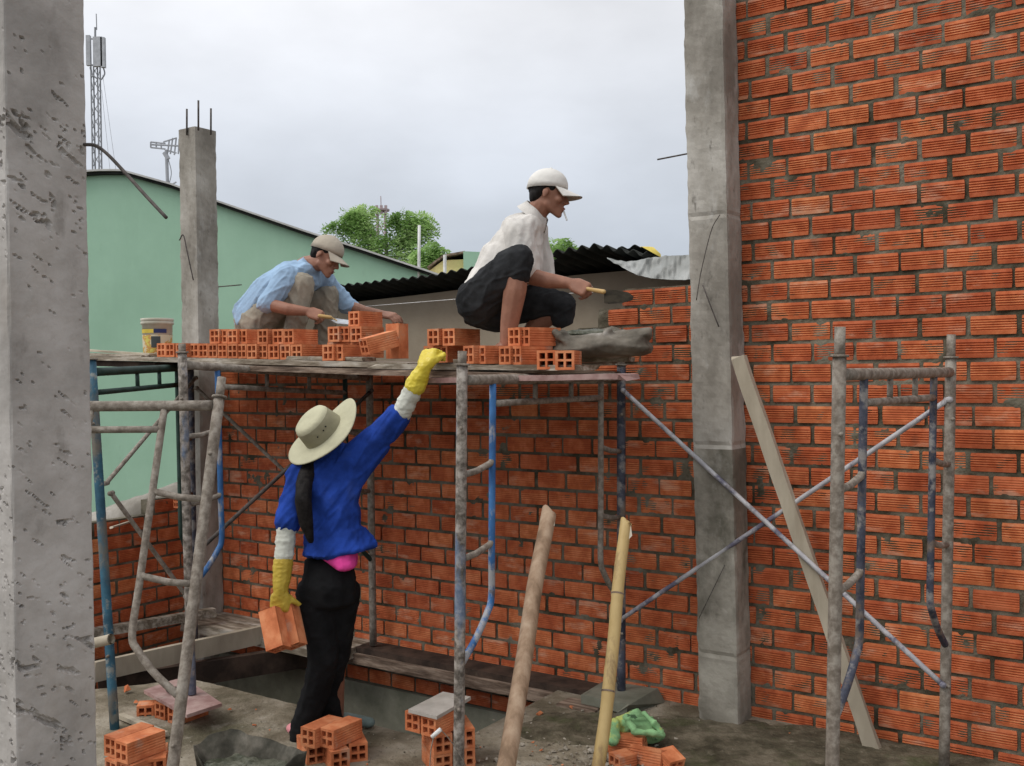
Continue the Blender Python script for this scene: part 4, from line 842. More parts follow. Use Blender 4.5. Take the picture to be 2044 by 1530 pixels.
# ------------------------------------------------------------------ man in the blue shirt
def man_blue():
    root = empty('person', Vector((at(560, 700, 5.9).x, 5.9, zp(1.0))), 'person in light blue shirt and beige cap squatting on the platform', 'person')
    pel = at(508, 640, 5.93); che = at(572, 560, 5.90); neck = at(612, 528, 5.88); hc = at(650, 512, 5.85)
    ns, ne, nw = at(573, 556, 5.73), at(533, 607, 5.64), at(612, 622, 5.62)
    fs, fe, fw = at(640, 552, 6.02), at(690, 608, 6.05), at(762, 628, 5.96)
    nh, nk, na_ = at(512, 645, 5.82), at(603, 568, 5.74), at(585, 704, 5.80)
    fh, fk, fa = at(520, 645, 6.02), at(655, 592, 5.98), at(640, 704, 6.04)
    B = basis(Vector((.80, -.28, -.46)), Vector((.50, 0, .86)))
    bm = bmesh.new(); T, E = head(bm, hc, B, .98); chain(bm, [T(-.015, 0, -.05), neck, che, pel], [.052, .05, .07, .07])
    chain(bm, [neck-Z*.03, ns, ne, at(575, 618, 5.61), nw], [.045, .045, .038, .036, .026]); chain(bm, [neck-Z*.03, fs, fe, at(728, 622, 6.0), fw], [.045, .045, .036, .033, .026])
    chain(bm, [nh, nk, na_], [.08, .055, .04]); chain(bm, [fh, fk, fa], [.08, .055, .04])
    for a in (na_, fa): cap(bm, a, a+Vector((.14, -.03, -.02)), .035, .025)
    hand(bm, nw, (at(650, 634, 5.62)-nw), Vector((.1, -.75, .65)), side=1, curl=(60, 60, 40), fat=1.1, thumb=(20, 20))
    hand(bm, fw, (at(815, 636, 5.88)-fw), Vector((.2, -.45, .85)), side=1, curl=(25, 30, 20), fat=1.1, spread=9, thumb=(40, 20))
    skinob('body', bm, 'skin', root, .005, 3)
    face_bits(T, E, root)
    bm = bmesh.new(); hull(bm, E((-.022, 0, .030), (.088, .078, .078))); hull(bm, E((-.045, 0, -.015), (.048, .066, .045))); hull(bm, E((.018, .058, .03), (.02, .012, .02)), E((.018, -.058, .03), (.02, .012, .02)), E((.0, 0, .05), (.05, .066, .03))); skinob('hair', bm, 'hair', root, .005, 2)
    ballcap(T, E, B, root, 'cap_beige')
    # shirt
    bm = bmesh.new(); hull(bm, sph(at(585, 552, 5.88), (.10, .16, .085)), sph(at(615, 540, 5.89), (.07, .13, .05)), sph(at(545, 575, 5.9), (.11, .15, .09)))
    hull(bm, sph(at(545, 580, 5.9), (.12, .15, .09)), sph(at(503, 622, 5.92), (.105, .14, .07)), sph(at(488, 645, 5.92), (.05, .13, .035)))
    hull(bm, sph(at(620, 560, 5.92), (.07, .12, .07)), sph(at(560, 590, 5.93), (.08, .11, .06)))
    cap(bm, ns, ns.lerp(ne, .6), .072, .062); cap(bm, ns.lerp(ne, .5), ns.lerp(ne, 1.0), .062, .058); cap(bm, fs, fe, .066, .055); cap(bm, fe, fe.lerp(fw, .12), .055, .05)
    for (a, b, r) in () and (((530, 590, 5.60), (560, 602, 5.60), .010), ((600, 540, 5.74), (560, 575, 5.68), .010), ((545, 545, 5.73), (500, 610, 5.74), .010), ((520, 570, 5.74), (480, 635, 5.76), .009)): cap(bm, at(*a), at(*b), r, r)
    hull(bm, sph(neck-Z*.035+Vector((-.01, 0, 0)), .050), sph(ns, .066), sph(fs, .062), sph(at(575, 548, 5.9), (.07, .12, .05)))
    skinob('shirt', bm, 'shirt_blue', root, .006, 3, wrk(.0075, (4, 13, 10), .4, (.6, 0, .6)))
    ring_collar(neck.lerp(T(-.015, 0, -.05), .10)+Vector((.012, 0, -.012)), (T(-.015, 0, -.05)-neck+Vector((0, 0, .10))), B, 'shirt_blue', root, .058)
    bm = bmesh.new(); hull(bm, sph(pel, (.12, .15, .10)), sph(at(508, 670, 5.92), (.10, .14, .05)))
    chain(bm, [nh, nk, at(592, 640, 5.75), at(580, 690, 5.79)], [.098, .068, .064, .060]); chain(bm, [fh, fk, at(650, 650, 6.0), at(640, 690, 6.03)], [.098, .068, .064, .058])
    for (a, b, r) in () and (((590, 590, 5.67), (560, 640, 5.70), .012), ((575, 610, 5.68), (545, 650, 5.70), .012), ((650, 610, 5.91), (620, 640, 5.9), .012)): cap(bm, at(*a), at(*b), r, r)
    skinob('trousers', bm, 'khaki', root, .006, 3, wrk(.0075, (5, 14, 12), .4, (.5, 0, -.8)))
    tr = empty('trowel', at(665, 634, 5.6), 'silver bladed trowel in the right hand of the blue shirted man', 'trowel')
    bm = bmesh.new(); cap(bm, at(638, 631, 5.57), at(660, 634, 5.58), .011, .010); cap(bm, at(660, 634, 5.58), at(672, 640, 5.58), .004, .004); ob('handle', bm, 'wood_handle', tr, True)
    a = at(668, 642, 5.58); pts = [at(661, 640, 5.6), at(672, 636, 5.68), at(702, 640, 5.70), at(716, 645, 5.62), at(700, 648, 5.55), at(672, 645, 5.54)]
    bm = bmesh.new(); u_ = [bm.verts.new(p) for p in pts]; l_ = [bm.verts.new(p-Z*.003) for p in pts]; bm.faces.new(u_); bm.faces.new(l_[::-1])
    for i in range(6): bm.faces.new((u_[i], l_[i], l_[(i+1) % 6], u_[(i+1) % 6]))
    ob('blade', bm, 'trowel_silver', tr)
man_blue()
# ------------------------------------------------------------------ man in the white shirt
def man_white():
    root = empty('person', Vector((at(1000, 700, 4.65).x, 4.65, zp(2.6))), 'person in white shirt and white cap squatting with a cigarette in his mouth', 'person')
    pel = at(960, 605, 4.68); che = at(1022, 490, 4.68); neck = at(1066, 432, 4.66); hc = at(1094, 388, 4.64)
    ns, ne, nw = at(1036, 466, 4.54), at(1052, 550, 4.53), at(1138, 566, 4.46)
    fs, fe, fw = at(1066, 470, 4.82), at(1085, 560, 4.86), at(1095, 600, 4.86)
    nh, nk, na_ = at(955, 602, 4.55), at(1034, 520, 4.42), at(1012, 690, 4.44)
    fh, fk, fa = at(985, 612, 4.78), at(1122, 610, 4.70), at(1040, 690, 4.82)
    B = basis(Vector((.965, -.14, -.21)), Vector((.21, 0, .97)))
    bm = bmesh.new(); T, E = head(bm, hc, B, .92); chain(bm, [T(-.018, 0, -.05), neck, che, pel], [.052, .050, .07, .07])
    chain(bm, [neck-Z*.03, ns, ne, at(1092, 560, 4.49), nw], [.045, .045, .040, .037, .025]); chain(bm, [neck-Z*.03, fs, fe, fw], [.045, .045, .038, .028])
    chain(bm, [nh, nk, at(1028, 580, 4.42), at(1018, 640, 4.43), na_], [.08, .052, .054, .044, .034]); chain(bm, [fh, fk, at(1080, 640, 4.74), fa], [.08, .055, .052, .036])
    for a in (na_, fa): cap(bm, a+Vector((-.03, 0, -.02)), a+Vector((.15, -.02, -.045)), .033, .024)
    hand(bm, nw, (at(1175, 580, 4.43)-nw), Vector((.05, -.85, .5)), side=1, curl=(62, 62, 42), fat=1.1, thumb=(12, 15))
    hand(bm, fw, Vector((.6, -.2, -.5)), Vector((.3, -.4, .8)), side=-1, curl=(20, 25, 20))
    skinob('body', bm, 'skin', root, .005, 3)
    face_bits(T, E, root)
    bm = bmesh.new(); hull(bm, E((-.022, 0, .030), (.088, .078, .078))); hull(bm, E((-.050, 0, -.012), (.045, .066, .050)), E((-.055, 0, -.035), (.035, .055, .03))); hull(bm, E((.018, .058, .028), (.022, .012, .022)), E((.018, -.058, .028), (.022, .012, .022)), E((.0, 0, .05), (.05, .066, .03))); skinob('hair', bm, 'hair', root, .005, 2)
    ballcap(T, E, B, root, 'cap_white', tip=.082, under='cap_beige')
    bm = bmesh.new(); hull(bm, E((.082, -.018, .062), (.004, .006, .006))); ob('cap_badge', bm, 'dark_grey', root)
    # shirt
    bm = bmesh.new(); hull(bm, sph(at(1042, 462, 4.68), (.09, .155, .075)), sph(at(1058, 450, 4.68), (.05, .11, .04)), sph(at(1018, 500, 4.68), (.105, .145, .09)))
    hull(bm, sph(at(1018, 500, 4.68), (.11, .145, .09)), sph(at(965, 570, 4.68), (.075, .145, .06)), sph(at(1035, 545, 4.68), (.075, .12, .07)))
    hull(bm, sph(at(968, 555, 4.68), (.07, .155, .06)), sph(at(940, 592, 4.68), (.045, .155, .05)), sph(at(926, 598, 4.64), (.02, .13, .03))); hull(bm, sph(at(1000, 510, 4.68), (.10, .15, .07)), sph(at(955, 580, 4.68), (.05, .155, .05)))
    hull(bm, sph(at(1060, 470, 4.68), (.055, .11, .06)), sph(at(1058, 540, 4.68), (.06, .11, .05)))
    cap(bm, ns, ns.lerp(ne, .85), .070, .066); cap(bm, fs, fs.lerp(fe, .85), .066, .062)
    for (a, b, r) in () and (((1020, 430, 4.57), (985, 500, 4.56), .010), ((1050, 440, 4.56), (1052, 520, 4.50), .010), ((1000, 470, 4.55), (950, 560, 4.55), .010), ((1030, 475, 4.48), (1020, 520, 4.47), .010), ((1075, 450, 4.60), (1070, 530, 4.58), .010)): cap(bm, at(*a), at(*b), r, r)
    hull(bm, sph(neck-Z*.02, .056), sph(ns, .066), sph(fs, .062), sph(at(1030, 455, 4.68), (.07, .13, .05)))
    skinob('shirt', bm, 'shirt_white', root, .006, 3, wrk(.0080, (3.5, 12, 9), .4, (.3, 0, .95)))
    ring_collar(neck.lerp(T(-.018, 0, -.05), .22), (T(-.018, 0, -.05)-neck), B, 'shirt_white', root)
    bm = bmesh.new(); hull(bm, sph(at(958, 596, 4.68), (.105, .155, .085)), sph(at(965, 630, 4.68), (.10, .15, .06)), sph(at(990, 640, 4.68), (.09, .14, .05)))
    chain(bm, [nh, at(1000, 555, 4.47), nk], [.105, .092, .070]); cap(bm, nk, at(1032, 545, 4.42), .069, .062); chain(bm, [fh, at(1060, 605, 4.74), fk], [.105, .088, .070]); cap(bm, fk, at(1120, 630, 4.70), .069, .060)
    for (a, b, r) in () and (((1040, 500, 4.345), (1000, 540, 4.37), .012), ((1050, 520, 4.35), (1010, 560, 4.38), .012), ((990, 540, 4.39), (960, 600, 4.44), .012), ((1130, 590, 4.64), (1070, 600, 4.66), .010)): cap(bm, at(*a), at(*b), r, r)
    skinob('trousers', bm, 'shorts_dark', root, .006, 3, wrk(.0075, (5, 13, 12), .4, (.8, 0, .5)))
    bm = bmesh.new(); hull(bm, sph(at(968, 560, 4.565), (.055, .03, .05)), sph(at(975, 585, 4.50), (.03, .02, .04))); skinob('hip_pouch', bm, 'navy_cloth', root, .006, 3)
    bm = bmesh.new(); cap(bm, T(.092, -.004, -.066), T(.120, -.010, -.112), .0042, .0040); ob('cigarette', bm, 'white_plain', root, True)
    tr = empty('trowel', at(1190, 580, 4.38), 'dark leaf shaped trowel held by the man in the white shirt', 'trowel')
    bm = bmesh.new(); chain(bm, [at(1152, 573, 4.47), at(1182, 579, 4.41), at(1205, 583, 4.36)], [.0085, .0095, .0105]); ob('handle', bm, 'wood_handle', tr, True)
    pts = [(1206, 584), (1210, 579), (1232, 579), (1254, 584), (1265, 592), (1262, 600), (1240, 606), (1215, 607), (1206, 605)]
    bm = bmesh.new(); u_ = [bm.verts.new(at(x, y, 4.36-(y-590)*.004)) for x, y in pts]; l_ = [bm.verts.new(v.co+Vector((0, .003, 0))) for v in u_]; bm.faces.new(u_); bm.faces.new(l_[::-1]); k = len(pts)
    for i in range(k): bm.faces.new((u_[i], l_[i], l_[(i+1) % k], u_[(i+1) % k]))
    ob('blade', bm, 'trowel_dark', tr)
man_white()
# ------------------------------------------------------------------ sacks, basin, rag, bucket
sk = empty('mortar_sack', at(1195, 712, 4.35), 'grey rubbery sack of mortar slumped on the right end of the platform', 'sack')
bm = bmesh.new(); hull(bm, sph(at(1130, 690, 4.38), (.06, .12, .045)), sph(at(1200, 688, 4.38), (.10, .15, .05)), sph(at(1262, 685, 4.36), (.07, .13, .055)), sph(at(1200, 704, 4.38), (.16, .12, .018)))
hull(bm, sph(at(1140, 700, 4.36), (.10, .13, .03)), sph(at(1270, 696, 4.36), (.075, .13, .035)), sph(at(1205, 690, 4.34), (.17, .13, .05)))
hull(bm, sph(at(1115, 672, 4.36), (.05, .05, .03)), sph(at(1095, 662, 4.40), (.02, .05, .012)), sph(at(1120, 700, 4.36), (.05, .05, .03)))
hull(bm, sph(at(1285, 668, 4.34), (.03, .08, .03)), sph(at(1296, 660, 4.34), (.012, .05, .014)), sph(at(1250, 678, 4.34), (.05, .07, .04)))
chain(bm, [at(1108, 664, 4.30), at(1135, 690, 4.255), at(1165, 697, 4.25), at(1195, 680, 4.25), at(1215, 662, 4.30)], [.014, .013, .012, .012, .016])
chain(bm, [at(1200, 664, 4.40), at(1222, 655, 4.38), at(1240, 664, 4.38)], [.018, .012, .016])
skinob('sack_body', bm, 'sack', sk, .007, 4, wrk(.006, (5, 9, 12)))
bm = bmesh.new(); hull(bm, sph(at(1180, 668, 4.42), (.14, .10, .02)), sph(at(1240, 668, 4.42), (.08, .08, .018))); skinob('mortar_fill', bm, 'fresh_mortar', sk, .007, 2, wrk(.006))
# basin of wet mortar on the floor
bs = empty('mortar_basin', on_z(490, 1520, 0), 'crumpled sheet basin full of wet grey green mortar on the floor', 'basin')
bm = bmesh.new(); rim = [(386, 1486, .16), (400, 1480, .15), (428, 1466, .17), (452, 1460, .17), (470, 1457, .17), (500, 1468, .16), (545, 1476, .15), (580, 1490, .15), (606, 1498, .17), (604, 1506, .16), (572, 1530, .13), (535, 1565, .11), (470, 1590, .08), (430, 1560, .08), (400, 1515, .11)]
rm = [on_z(x, y, z) for x, y, z in rim]; cen = sum(rm, Vector())/len(rm); cen.z = .06; rmc = curve(rm+[rm[0]], 6)[:-1]; rmc = [p+Vector((.016*noise.noise(p*16), .016*noise.noise(p*16+Vector((5, 0, 0))), .022*noise.noise(p*11+Vector((0, 7, 0))))) for p in rmc]; rows = []
for j in range(9):
    f = j/8; rows.append([bm.verts.new(p.lerp(Vector((cen.x, cen.y, .05)), f) + Z*(-(math.sin(min(1, f*2.2)*math.pi/2))*.075 + .008*noise.noise(p*20+Vector((0, 0, j))))) for p in rmc])
k = len(rmc)
for j in range(8):
    for i in range(k): bm.faces.new((rows[j][i], rows[j][(i+1) % k], rows[j+1][(i+1) % k], rows[j+1][i]))
ow = []
for j in range(5):
    f = j/4; ow.append([bm.verts.new(Vector(((p.x-cen.x)*(1.02-.12*f)+cen.x, (p.y-cen.y)*(1.02-.12*f)+cen.y, p.z*(1-f)+.003*f+.004*noise.noise(p*30+Vector((j, 0, 0)))))) for p in rmc])
for j in range(4):
    for i in range(k): bm.faces.new((ow[j][(i+1) % k], ow[j][i], ow[j+1][i], ow[j+1][(i+1) % k]))
for i in range(k): bm.faces.new((rows[0][(i+1) % k], rows[0][i], ow[0][i], ow[0][(i+1) % k]))
ob('sheet', bm, 'sheet_dark', bs, True)
bm = bmesh.new(); rows = []
for j in range(15):
    f = j/14; rows.append([bm.verts.new(Vector((p.x, p.y, 0)).lerp(Vector((cen.x, cen.y, 0)), .10+.9*f)+Z*(.085+.012*noise.noise(p*9+Vector((0, 0, f*3)))+.012*noise.noise(p.lerp(cen, f)*28)+.03*(1-f)*max(0, noise.noise(p*4)))) for p in rmc])
for j in range(14):
    for i in range(k): bm.faces.new((rows[j][i], rows[j][(i+1) % k], rows[j+1][(i+1) % k], rows[j+1][i]))
ob('wet_mortar', bm, 'fresh_mortar', bs, True)
# green rag
bm = bmesh.new(); hull(bm, sph(on_z(1265, 1470, .03)+Z*.0, (.085, .09, .03)), sph(at(1268, 1424, 4.30), (.03, .04, .012)), sph(at(1300, 1448, 4.28), (.03, .04, .02)), sph(at(1240, 1440, 4.28), (.02, .04, .02)), sph(at(1312, 1468, 4.26), (.025, .04, .015)))
hull(bm, sph(at(1228, 1447, 4.25), (.025, .03, .03)), sph(at(1222, 1478, 4.20), (.028, .03, .02)))
chain(bm, [at(1250, 1432, 4.22), at(1268, 1462, 4.18), at(1300, 1462, 4.17), at(1322, 1470, 4.18)], [.012, .012, .012, .01]); chain(bm, [at(1285, 1425, 4.24), at(1305, 1445, 4.20), at(1320, 1462, 4.2)], [.01, .012, .01])
tag(skinob('crumpled_rag', bm, 'rag_green', None, .006, 2, wrk(.009, (10, 14, 14), .5)), 'crumpled green and yellow plastic rag on the floor by the pillar', 'rag')
# paint bucket
bk = at(315, 712, 5.95); bk.z = zp(.3)+.003
br = empty('paint_bucket', bk, 'dirty white paint bucket with yellow and blue label left of the corner column', 'bucket')
Tm = Matrix.Translation(bk); bm = bmesh.new(); lathe(bm, [(.0, 0), (.078, 0), (.081, .02), (.086, .185), (.093, .187), (.094, .20), (.089, .205), (.093, .208), (.094, .222), (.086, .223), (.083, .19), (.078, .05), (0, .05)], 32, Tm); ob('shell', bm, 'bucket', br, True)
bm = bmesh.new(); lathe(bm, [(.0795, .012), (.0815, .02), (.0855, .125)], 32, Tm); ob('label_picture', bm, 'bucket_label', br, True)
for nm, a0, a1, z0_, z1_, m in (('label_band', -150, -85, .135, .158, 'label_yellow'), ('label_band', -85, -35, .135, .158, 'label_blue'), ('label_block', -95, -60, .05, .115, 'label_dark')):
    bm = bmesh.new(); ra_ = [[bm.verts.new(bk+Vector(((.0832+.03*z)*math.cos(R(a0+(a1-a0)*i/10)), (.0832+.03*z)*math.sin(R(a0+(a1-a0)*i/10)), z))) for z in (z0_, z1_)] for i in range(11)]
    for i in range(10): bm.faces.new((ra_[i][0], ra_[i+1][0], ra_[i+1][1], ra_[i][1]))
    ob(nm, bm, m, br)
# ------------------------------------------------------------------ the shed behind, its roof, neighbours
sh = empty('shed', P(2, -.6, 0), 'low beige plastered shed with a dark corrugated roof edge right behind the brick wall', 'shed')
WS = -.62
def wall_poly(bm, pts, back):
    f_ = [bm.verts.new(p) for p in pts]; b_ = [bm.verts.new(p+back) for p in pts]; k = len(pts); bm.faces.new(f_); bm.faces.new(b_[::-1])
    for i in range(k): bm.faces.new((f_[i], b_[i], b_[(i+1) % k], f_[(i+1) % k]))
    bmesh.ops.recalc_face_normals(bm, faces=bm.faces)
tops = [(-.1, 2.085), (1.2, 2.125), (2.4, 2.175), (3.0, 2.18), (3.5, 2.13), (6.2, 2.10)]
bm = bmesh.new(); wall_poly(bm, [P(-.1, WS, -.9)]+[P(u, WS, z) for u, z in tops]+[P(6.2, WS, -.9)], n_*2.6) if False else wall_poly(bm, [P(-.1, WS, -.9), P(6.2, WS, -.9)]+[P(u, WS, z) for u, z in tops[::-1]], n_*2.6)
ob('wall', bm, 'plaster_beige', sh)
def corr(u0, u1, w0, w1, zf, amp=.012, lam=.078, th=.006, jag=0):
    bm = bmesh.new(); nu = int((u1-u0)/lam*10); g = []
    for s_ in (0, -th):
        row = []
        for i in range(nu+1):
            u = u0+(u1-u0)*i/nu; wv = amp*math.sin(u/lam*2*math.pi)+jag*noise.noise(Vector((u*3, 0, 0)))
            row.append([bm.verts.new(P(u, w0+(w1-w0)*j/4+jag*noise.noise(Vector((u*5, j, 2))), zf(u, j/4)+wv+s_)) for j in range(5)])
        g.append(row)
    for s_ in (0, 1):
        for i in range(nu):
            for j in range(4): bm.faces.new((g[s_][i][j], g[s_][i+1][j], g[s_][i+1][j+1], g[s_][i][j+1]))
    for i in range(nu): bm.faces.new((g[0][i][0], g[0][i+1][0], g[1][i+1][0], g[1][i][0]))
    bmesh.ops.recalc_face_normals(bm, faces=bm.faces); return bm
def ztopf(u): return 2.178+.033*u
ob('roof_sheet', corr(-.2, 2.95, -.40, -2.9, lambda u, f: ztopf(u)-(.07*min(1, f*4)+.12*f) + .014*noise.noise(Vector((u*1.2, 0, 0))), jag=.008, amp=.009), 'roof_dark', sh, True)
uR0 = UW(on_wall(1085, 520, -.24))[0]; uR1 = UW(on_wall(1292, 520, -.24))[0]
ob('roof_sheet', corr(uR0, uR1, -.24, -2.9, lambda u, f: 2.285-.12*max(0, u-(uR0+uR1)/2)/(uR1-uR0)*1.2-(.05*min(1, f*4)+.12*f)-.06*max(0, uR0+.35-u), amp=.013), 'roof_dark', sh, True)
bm = bmesh.new(); nu, nv = 70, 14; g = []
def lerp_(t, pts):
    for (a, x), (b, y) in zip(pts[:-1], pts[1:]):
        if t <= b: return x+(y-x)*(t-a)/(b-a)
    return pts[-1][1]
for i in range(nu+1):
    x = 1212+(1440-1212)*i/nu; row = []
    yt = lerp_(x, [(1212, 514), (1235, 521), (1262, 522), (1290, 516), (1330, 511), (1380, 509), (1441, 508)])+2*noise.noise(Vector((x*.09, 0, 0))); yb = lerp_(x, [(1212, 517), (1240, 533), (1268, 548), (1300, 556), (1340, 559), (1441, 558)])+2*noise.noise(Vector((x*.1, 7, 0)))
    for j in range(nv+1):
        f = j/nv; fold = .030*noise.noise(Vector((x*.05+f*1.2, f*1.2, 0)))+.016*noise.noise(Vector((x*.16+f, f*2, 4)))
        q = on_wall(x, yt+(yb-yt)*f, -.22+.07*f+fold); row.append(bm.verts.new(q))
    g.append(row)
for i in range(nu):
    for j in range(nv): bm.faces.new((g[i][j], g[i+1][j], g[i+1][j+1], g[i][j+1]))
lst = [r[0] for r in g]; bk_ = [bm.verts.new(v.co+n_*1.5-Z*.1) for v in lst]
for i in range(nu): bm.faces.new((lst[i], bk_[i], bk_[i+1], lst[i+1]))
ob('tin_sheet', bm, 'tin_silver', sh, True)
# mason's line along the shed wall
bm = bmesh.new(); tube(bm, [on_wall(730, 612, .06), on_wall(930, 596, .06), on_wall(1200, 583, .06)], .0014, 5); tag(ob('string_line', bm, 'white_plain'), 'thin white mason line stretched above the unfinished wall', 'string')
# green house
gh_ = empty('green_house', Vector((-4, 11, 0)), 'large pale green gabled house wall behind the left scaffold', 'house')
YG = 12.0; BK = Vector((0, 1, 0))
rf = [at(x, y, YG) for x, y in ((60, 356), (205, 347), (248, 347), (345, 374), (440, 409), (610, 467), (720, 502), (850, 545), (900, 562))]
bm = bmesh.new(); lo = [Vector((rf[0].x, rf[0].y, -.9)), Vector((rf[-1].x, rf[-1].y, -.9))]; wall_poly(bm, [lo[0], lo[1]]+rf[::-1], BK*6); ob('wall', bm, 'paint_green', gh_)
for nm, dz, th, m, ov in (('roof', .035, .022, 'roof_light', .10), ('fascia', .010, .03, 'roof_dark', .07)):
    bm = bmesh.new()
    for a, b in zip(rf[:-1], rf[1:]): box(bm, a-BK*ov+Z*dz, b-a, BK*(6.1 if nm == 'roof' else .12), Z*-th)
    ob(nm, bm, m, gh_)
# neighbour's concrete ledge below the green wall
bm = bmesh.new(); rows = []; 
for i in range(41):
    f = i/40; p = at(120+260*f, 1098-92*f, 6.9); row = []
    for j in range(9):
        a = math.pi*j/8; q = p+Vector((0, -.14*math.cos(a), .20*math.sin(a)-.02)); q += Vector((1, 1, 1))*.014*noise.noise(q*14); row.append(bm.verts.new(q))
    rows.append([bm.verts.new(row[0].co*1.0-Z*1.4)]+row+[bm.verts.new(row[-1].co-Z*1.4)])
for i in range(40):
    for j in range(10): bm.faces.new((rows[i][j], rows[i+1][j], rows[i+1][j+1], rows[i][j+1]))
tag(ob('rubble_wall', bm, 'concrete_pillar', None, True), 'broken concrete wall top beyond the low brick wall under the green house', 'wall')
plank('wood_strip', 'thin pale strip lying along the top of the low brick wall', on_wall(330, 1018, .15)*1.0, at(222, 1052, 6.0), .02, .01, 'timber_pale', None)
# small yellow house with patched roof
yh = empty('yellow_house', at(905, 560, 12.5), 'small yellow house with a rusty tin roof beyond the shed', 'house')
bm = bmesh.new(); wall_poly(bm, [at(850, 620, 12.5), at(930, 620, 12.5), at(930, 518, 12.5), at(885, 520, 12.5), at(852, 545, 12.5)], Vector((0, 2, 0))); ob('wall', bm, 'yellow_wall', yh)
bm = bmesh.new(); wall_poly(bm, [at(925, 620, 12.3), at(1000, 620, 12.3), at(1000, 505, 12.3), at(925, 502, 12.3)], Vector((0, 2, 0))); ob('side_wall', bm, 'paint_green', yh)
bm = bmesh.new(); wall_poly(bm, [at(853, 536, 12.42), at(885, 513, 12.42), at(928, 505, 12.42), at(928, 501, 12.42), at(884, 509, 12.42), at(852, 533, 12.42)], Vector((0, 2.4, 0))); ob('roof', bm, 'timber_brown', yh)
bm = bmesh.new(); tube(bm, [at(888, 545, 12.1), at(888, 509, 12.1)], .02, 8); ob('downpipe', bm, 'white_plain', yh)
bm = bmesh.new(); tube(bm, [at(836, 560, 12.0), at(837, 450, 12.0)], .018, 8); tag(ob('white_pole', bm, 'white_plain', None, True), 'thin white pole in front of the tree', 'pole')
bm = bmesh.new(); lathe(bm, [(0, .12), (.10, .11), (.16, .05), (.17, 0), (.17, -.5), (0, -.5)], 20, Matrix.Translation(at(1283, 520, 9.0))); tag(ob('water_tank', bm, 'yellow_tank', None, True), 'yellow tank top just visible above the roof right of the white shirted man', 'tank')
# telecom tower
tw = empty('telecom_mast', Vector((at(194, 340, 40).x, 40, 0)), 'tall lattice phone mast with panel antennas at the upper left', 'mast')
bm = bmesh.new(); bx = at(194, 340, 40).x; tp = at(195, 130, 40); zt = tp.z; hw = .13
def lat(bm, cx, cy, z0, z1, hw, st, r, lean=0):
    cs = [(-hw, -hw), (hw, -hw), (hw, hw), (-hw, hw)]
    for a, b in cs: tube(bm, [Vector((cx+a, cy+b, z0)), Vector((cx+a+lean, cy+b, z1))], r, 6)
    nn = int((z1-z0)/st)
    for i in range(nn):
        za = z0+st*i; zb = za+st; l0 = lean*i/nn
        for k in range(4):
            a, b = cs[k], cs[(k+1) % 4]; tube(bm, [Vector((cx+a[0]+l0, cy+a[1], za)), Vector((cx+b[0]+l0, cy+b[1], zb))], r*.5, 4)
lat(bm, bx, 40, 0, zt, hw, .5, .03); ob('mast_frame', bm, 'tower_grey', tw)
for (px, y0, y1, ww) in ((178, 72, 132, 4), (197, 75, 134, 9), (207, 76, 136, 4)):
    bm = bmesh.new(); a = at(px, y1, 39.6); b = at(px, y0, 39.6); ww *= 40/2006; box(bm, Vector((a.x-ww, 39.5, a.z)), Vector((ww*2, 0, 0)), Vector((0, .15, 0)), Z*(b.z-a.z)); ob('antenna_panel', bm, 'panel_grey', tw)
bm = bmesh.new(); tube(bm, [at(193, 60, 40), at(192, 28, 40)], .02, 5); tube(bm, [at(190, 130, 40), at(190, 55, 40)], .04, 6); tube(bm, [at(180, 78, 39.8), at(208, 80, 39.8)], .035, 5); tube(bm, [at(180, 130, 39.8), at(208, 133, 39.8)], .035, 5)
tube(bm, curve([at(180, 135, 39.7), at(184, 148, 39.7), at(194, 158, 39.7)]), .03, 5); tube(bm, curve([at(207, 137, 39.7), at(209, 148, 39.7), at(202, 160, 39.7)]), .03, 5); ob('brackets', bm, 'tower_grey', tw)
bm = bmesh.new(); tube(bm, [at(205, 150, 39.8), at(232, 345, 38)], .008, 4); tube(bm, [at(203, 180, 39.8), at(220, 345, 38)], .008, 4); ob('guy_wire', bm, 'tower_grey', tw)
t2_ = empty('telecom_mast', Vector((at(761, 430, 90).x, 90, 0)), 'tiny distant red and grey mast rising behind the tree', 'mast')
bm = bmesh.new(); q = at(761, 425, 90); lat(bm, q.x, 90, 0, q.z, .35, 1.4, .09); tube(bm, [q, at(760, 392, 90)], .04, 5); lathe(bm, [(.3, 0), (.75, .1), (.75, .25), (.3, .35)], 12, Matrix.Translation(at(761, 424, 90))); ob('mast_frame', bm, 'tower_red', t2_)
for dx in (-9, 9, 0):
    bm = bmesh.new(); a = at(761+dx, 428, 89.5); box(bm, a-Vector((.12, 0, 0)), Vector((.24, 0, 0)), Vector((0, .2, 0)), Z*.8); ob('antenna_panel', bm, 'tower_red', t2_)
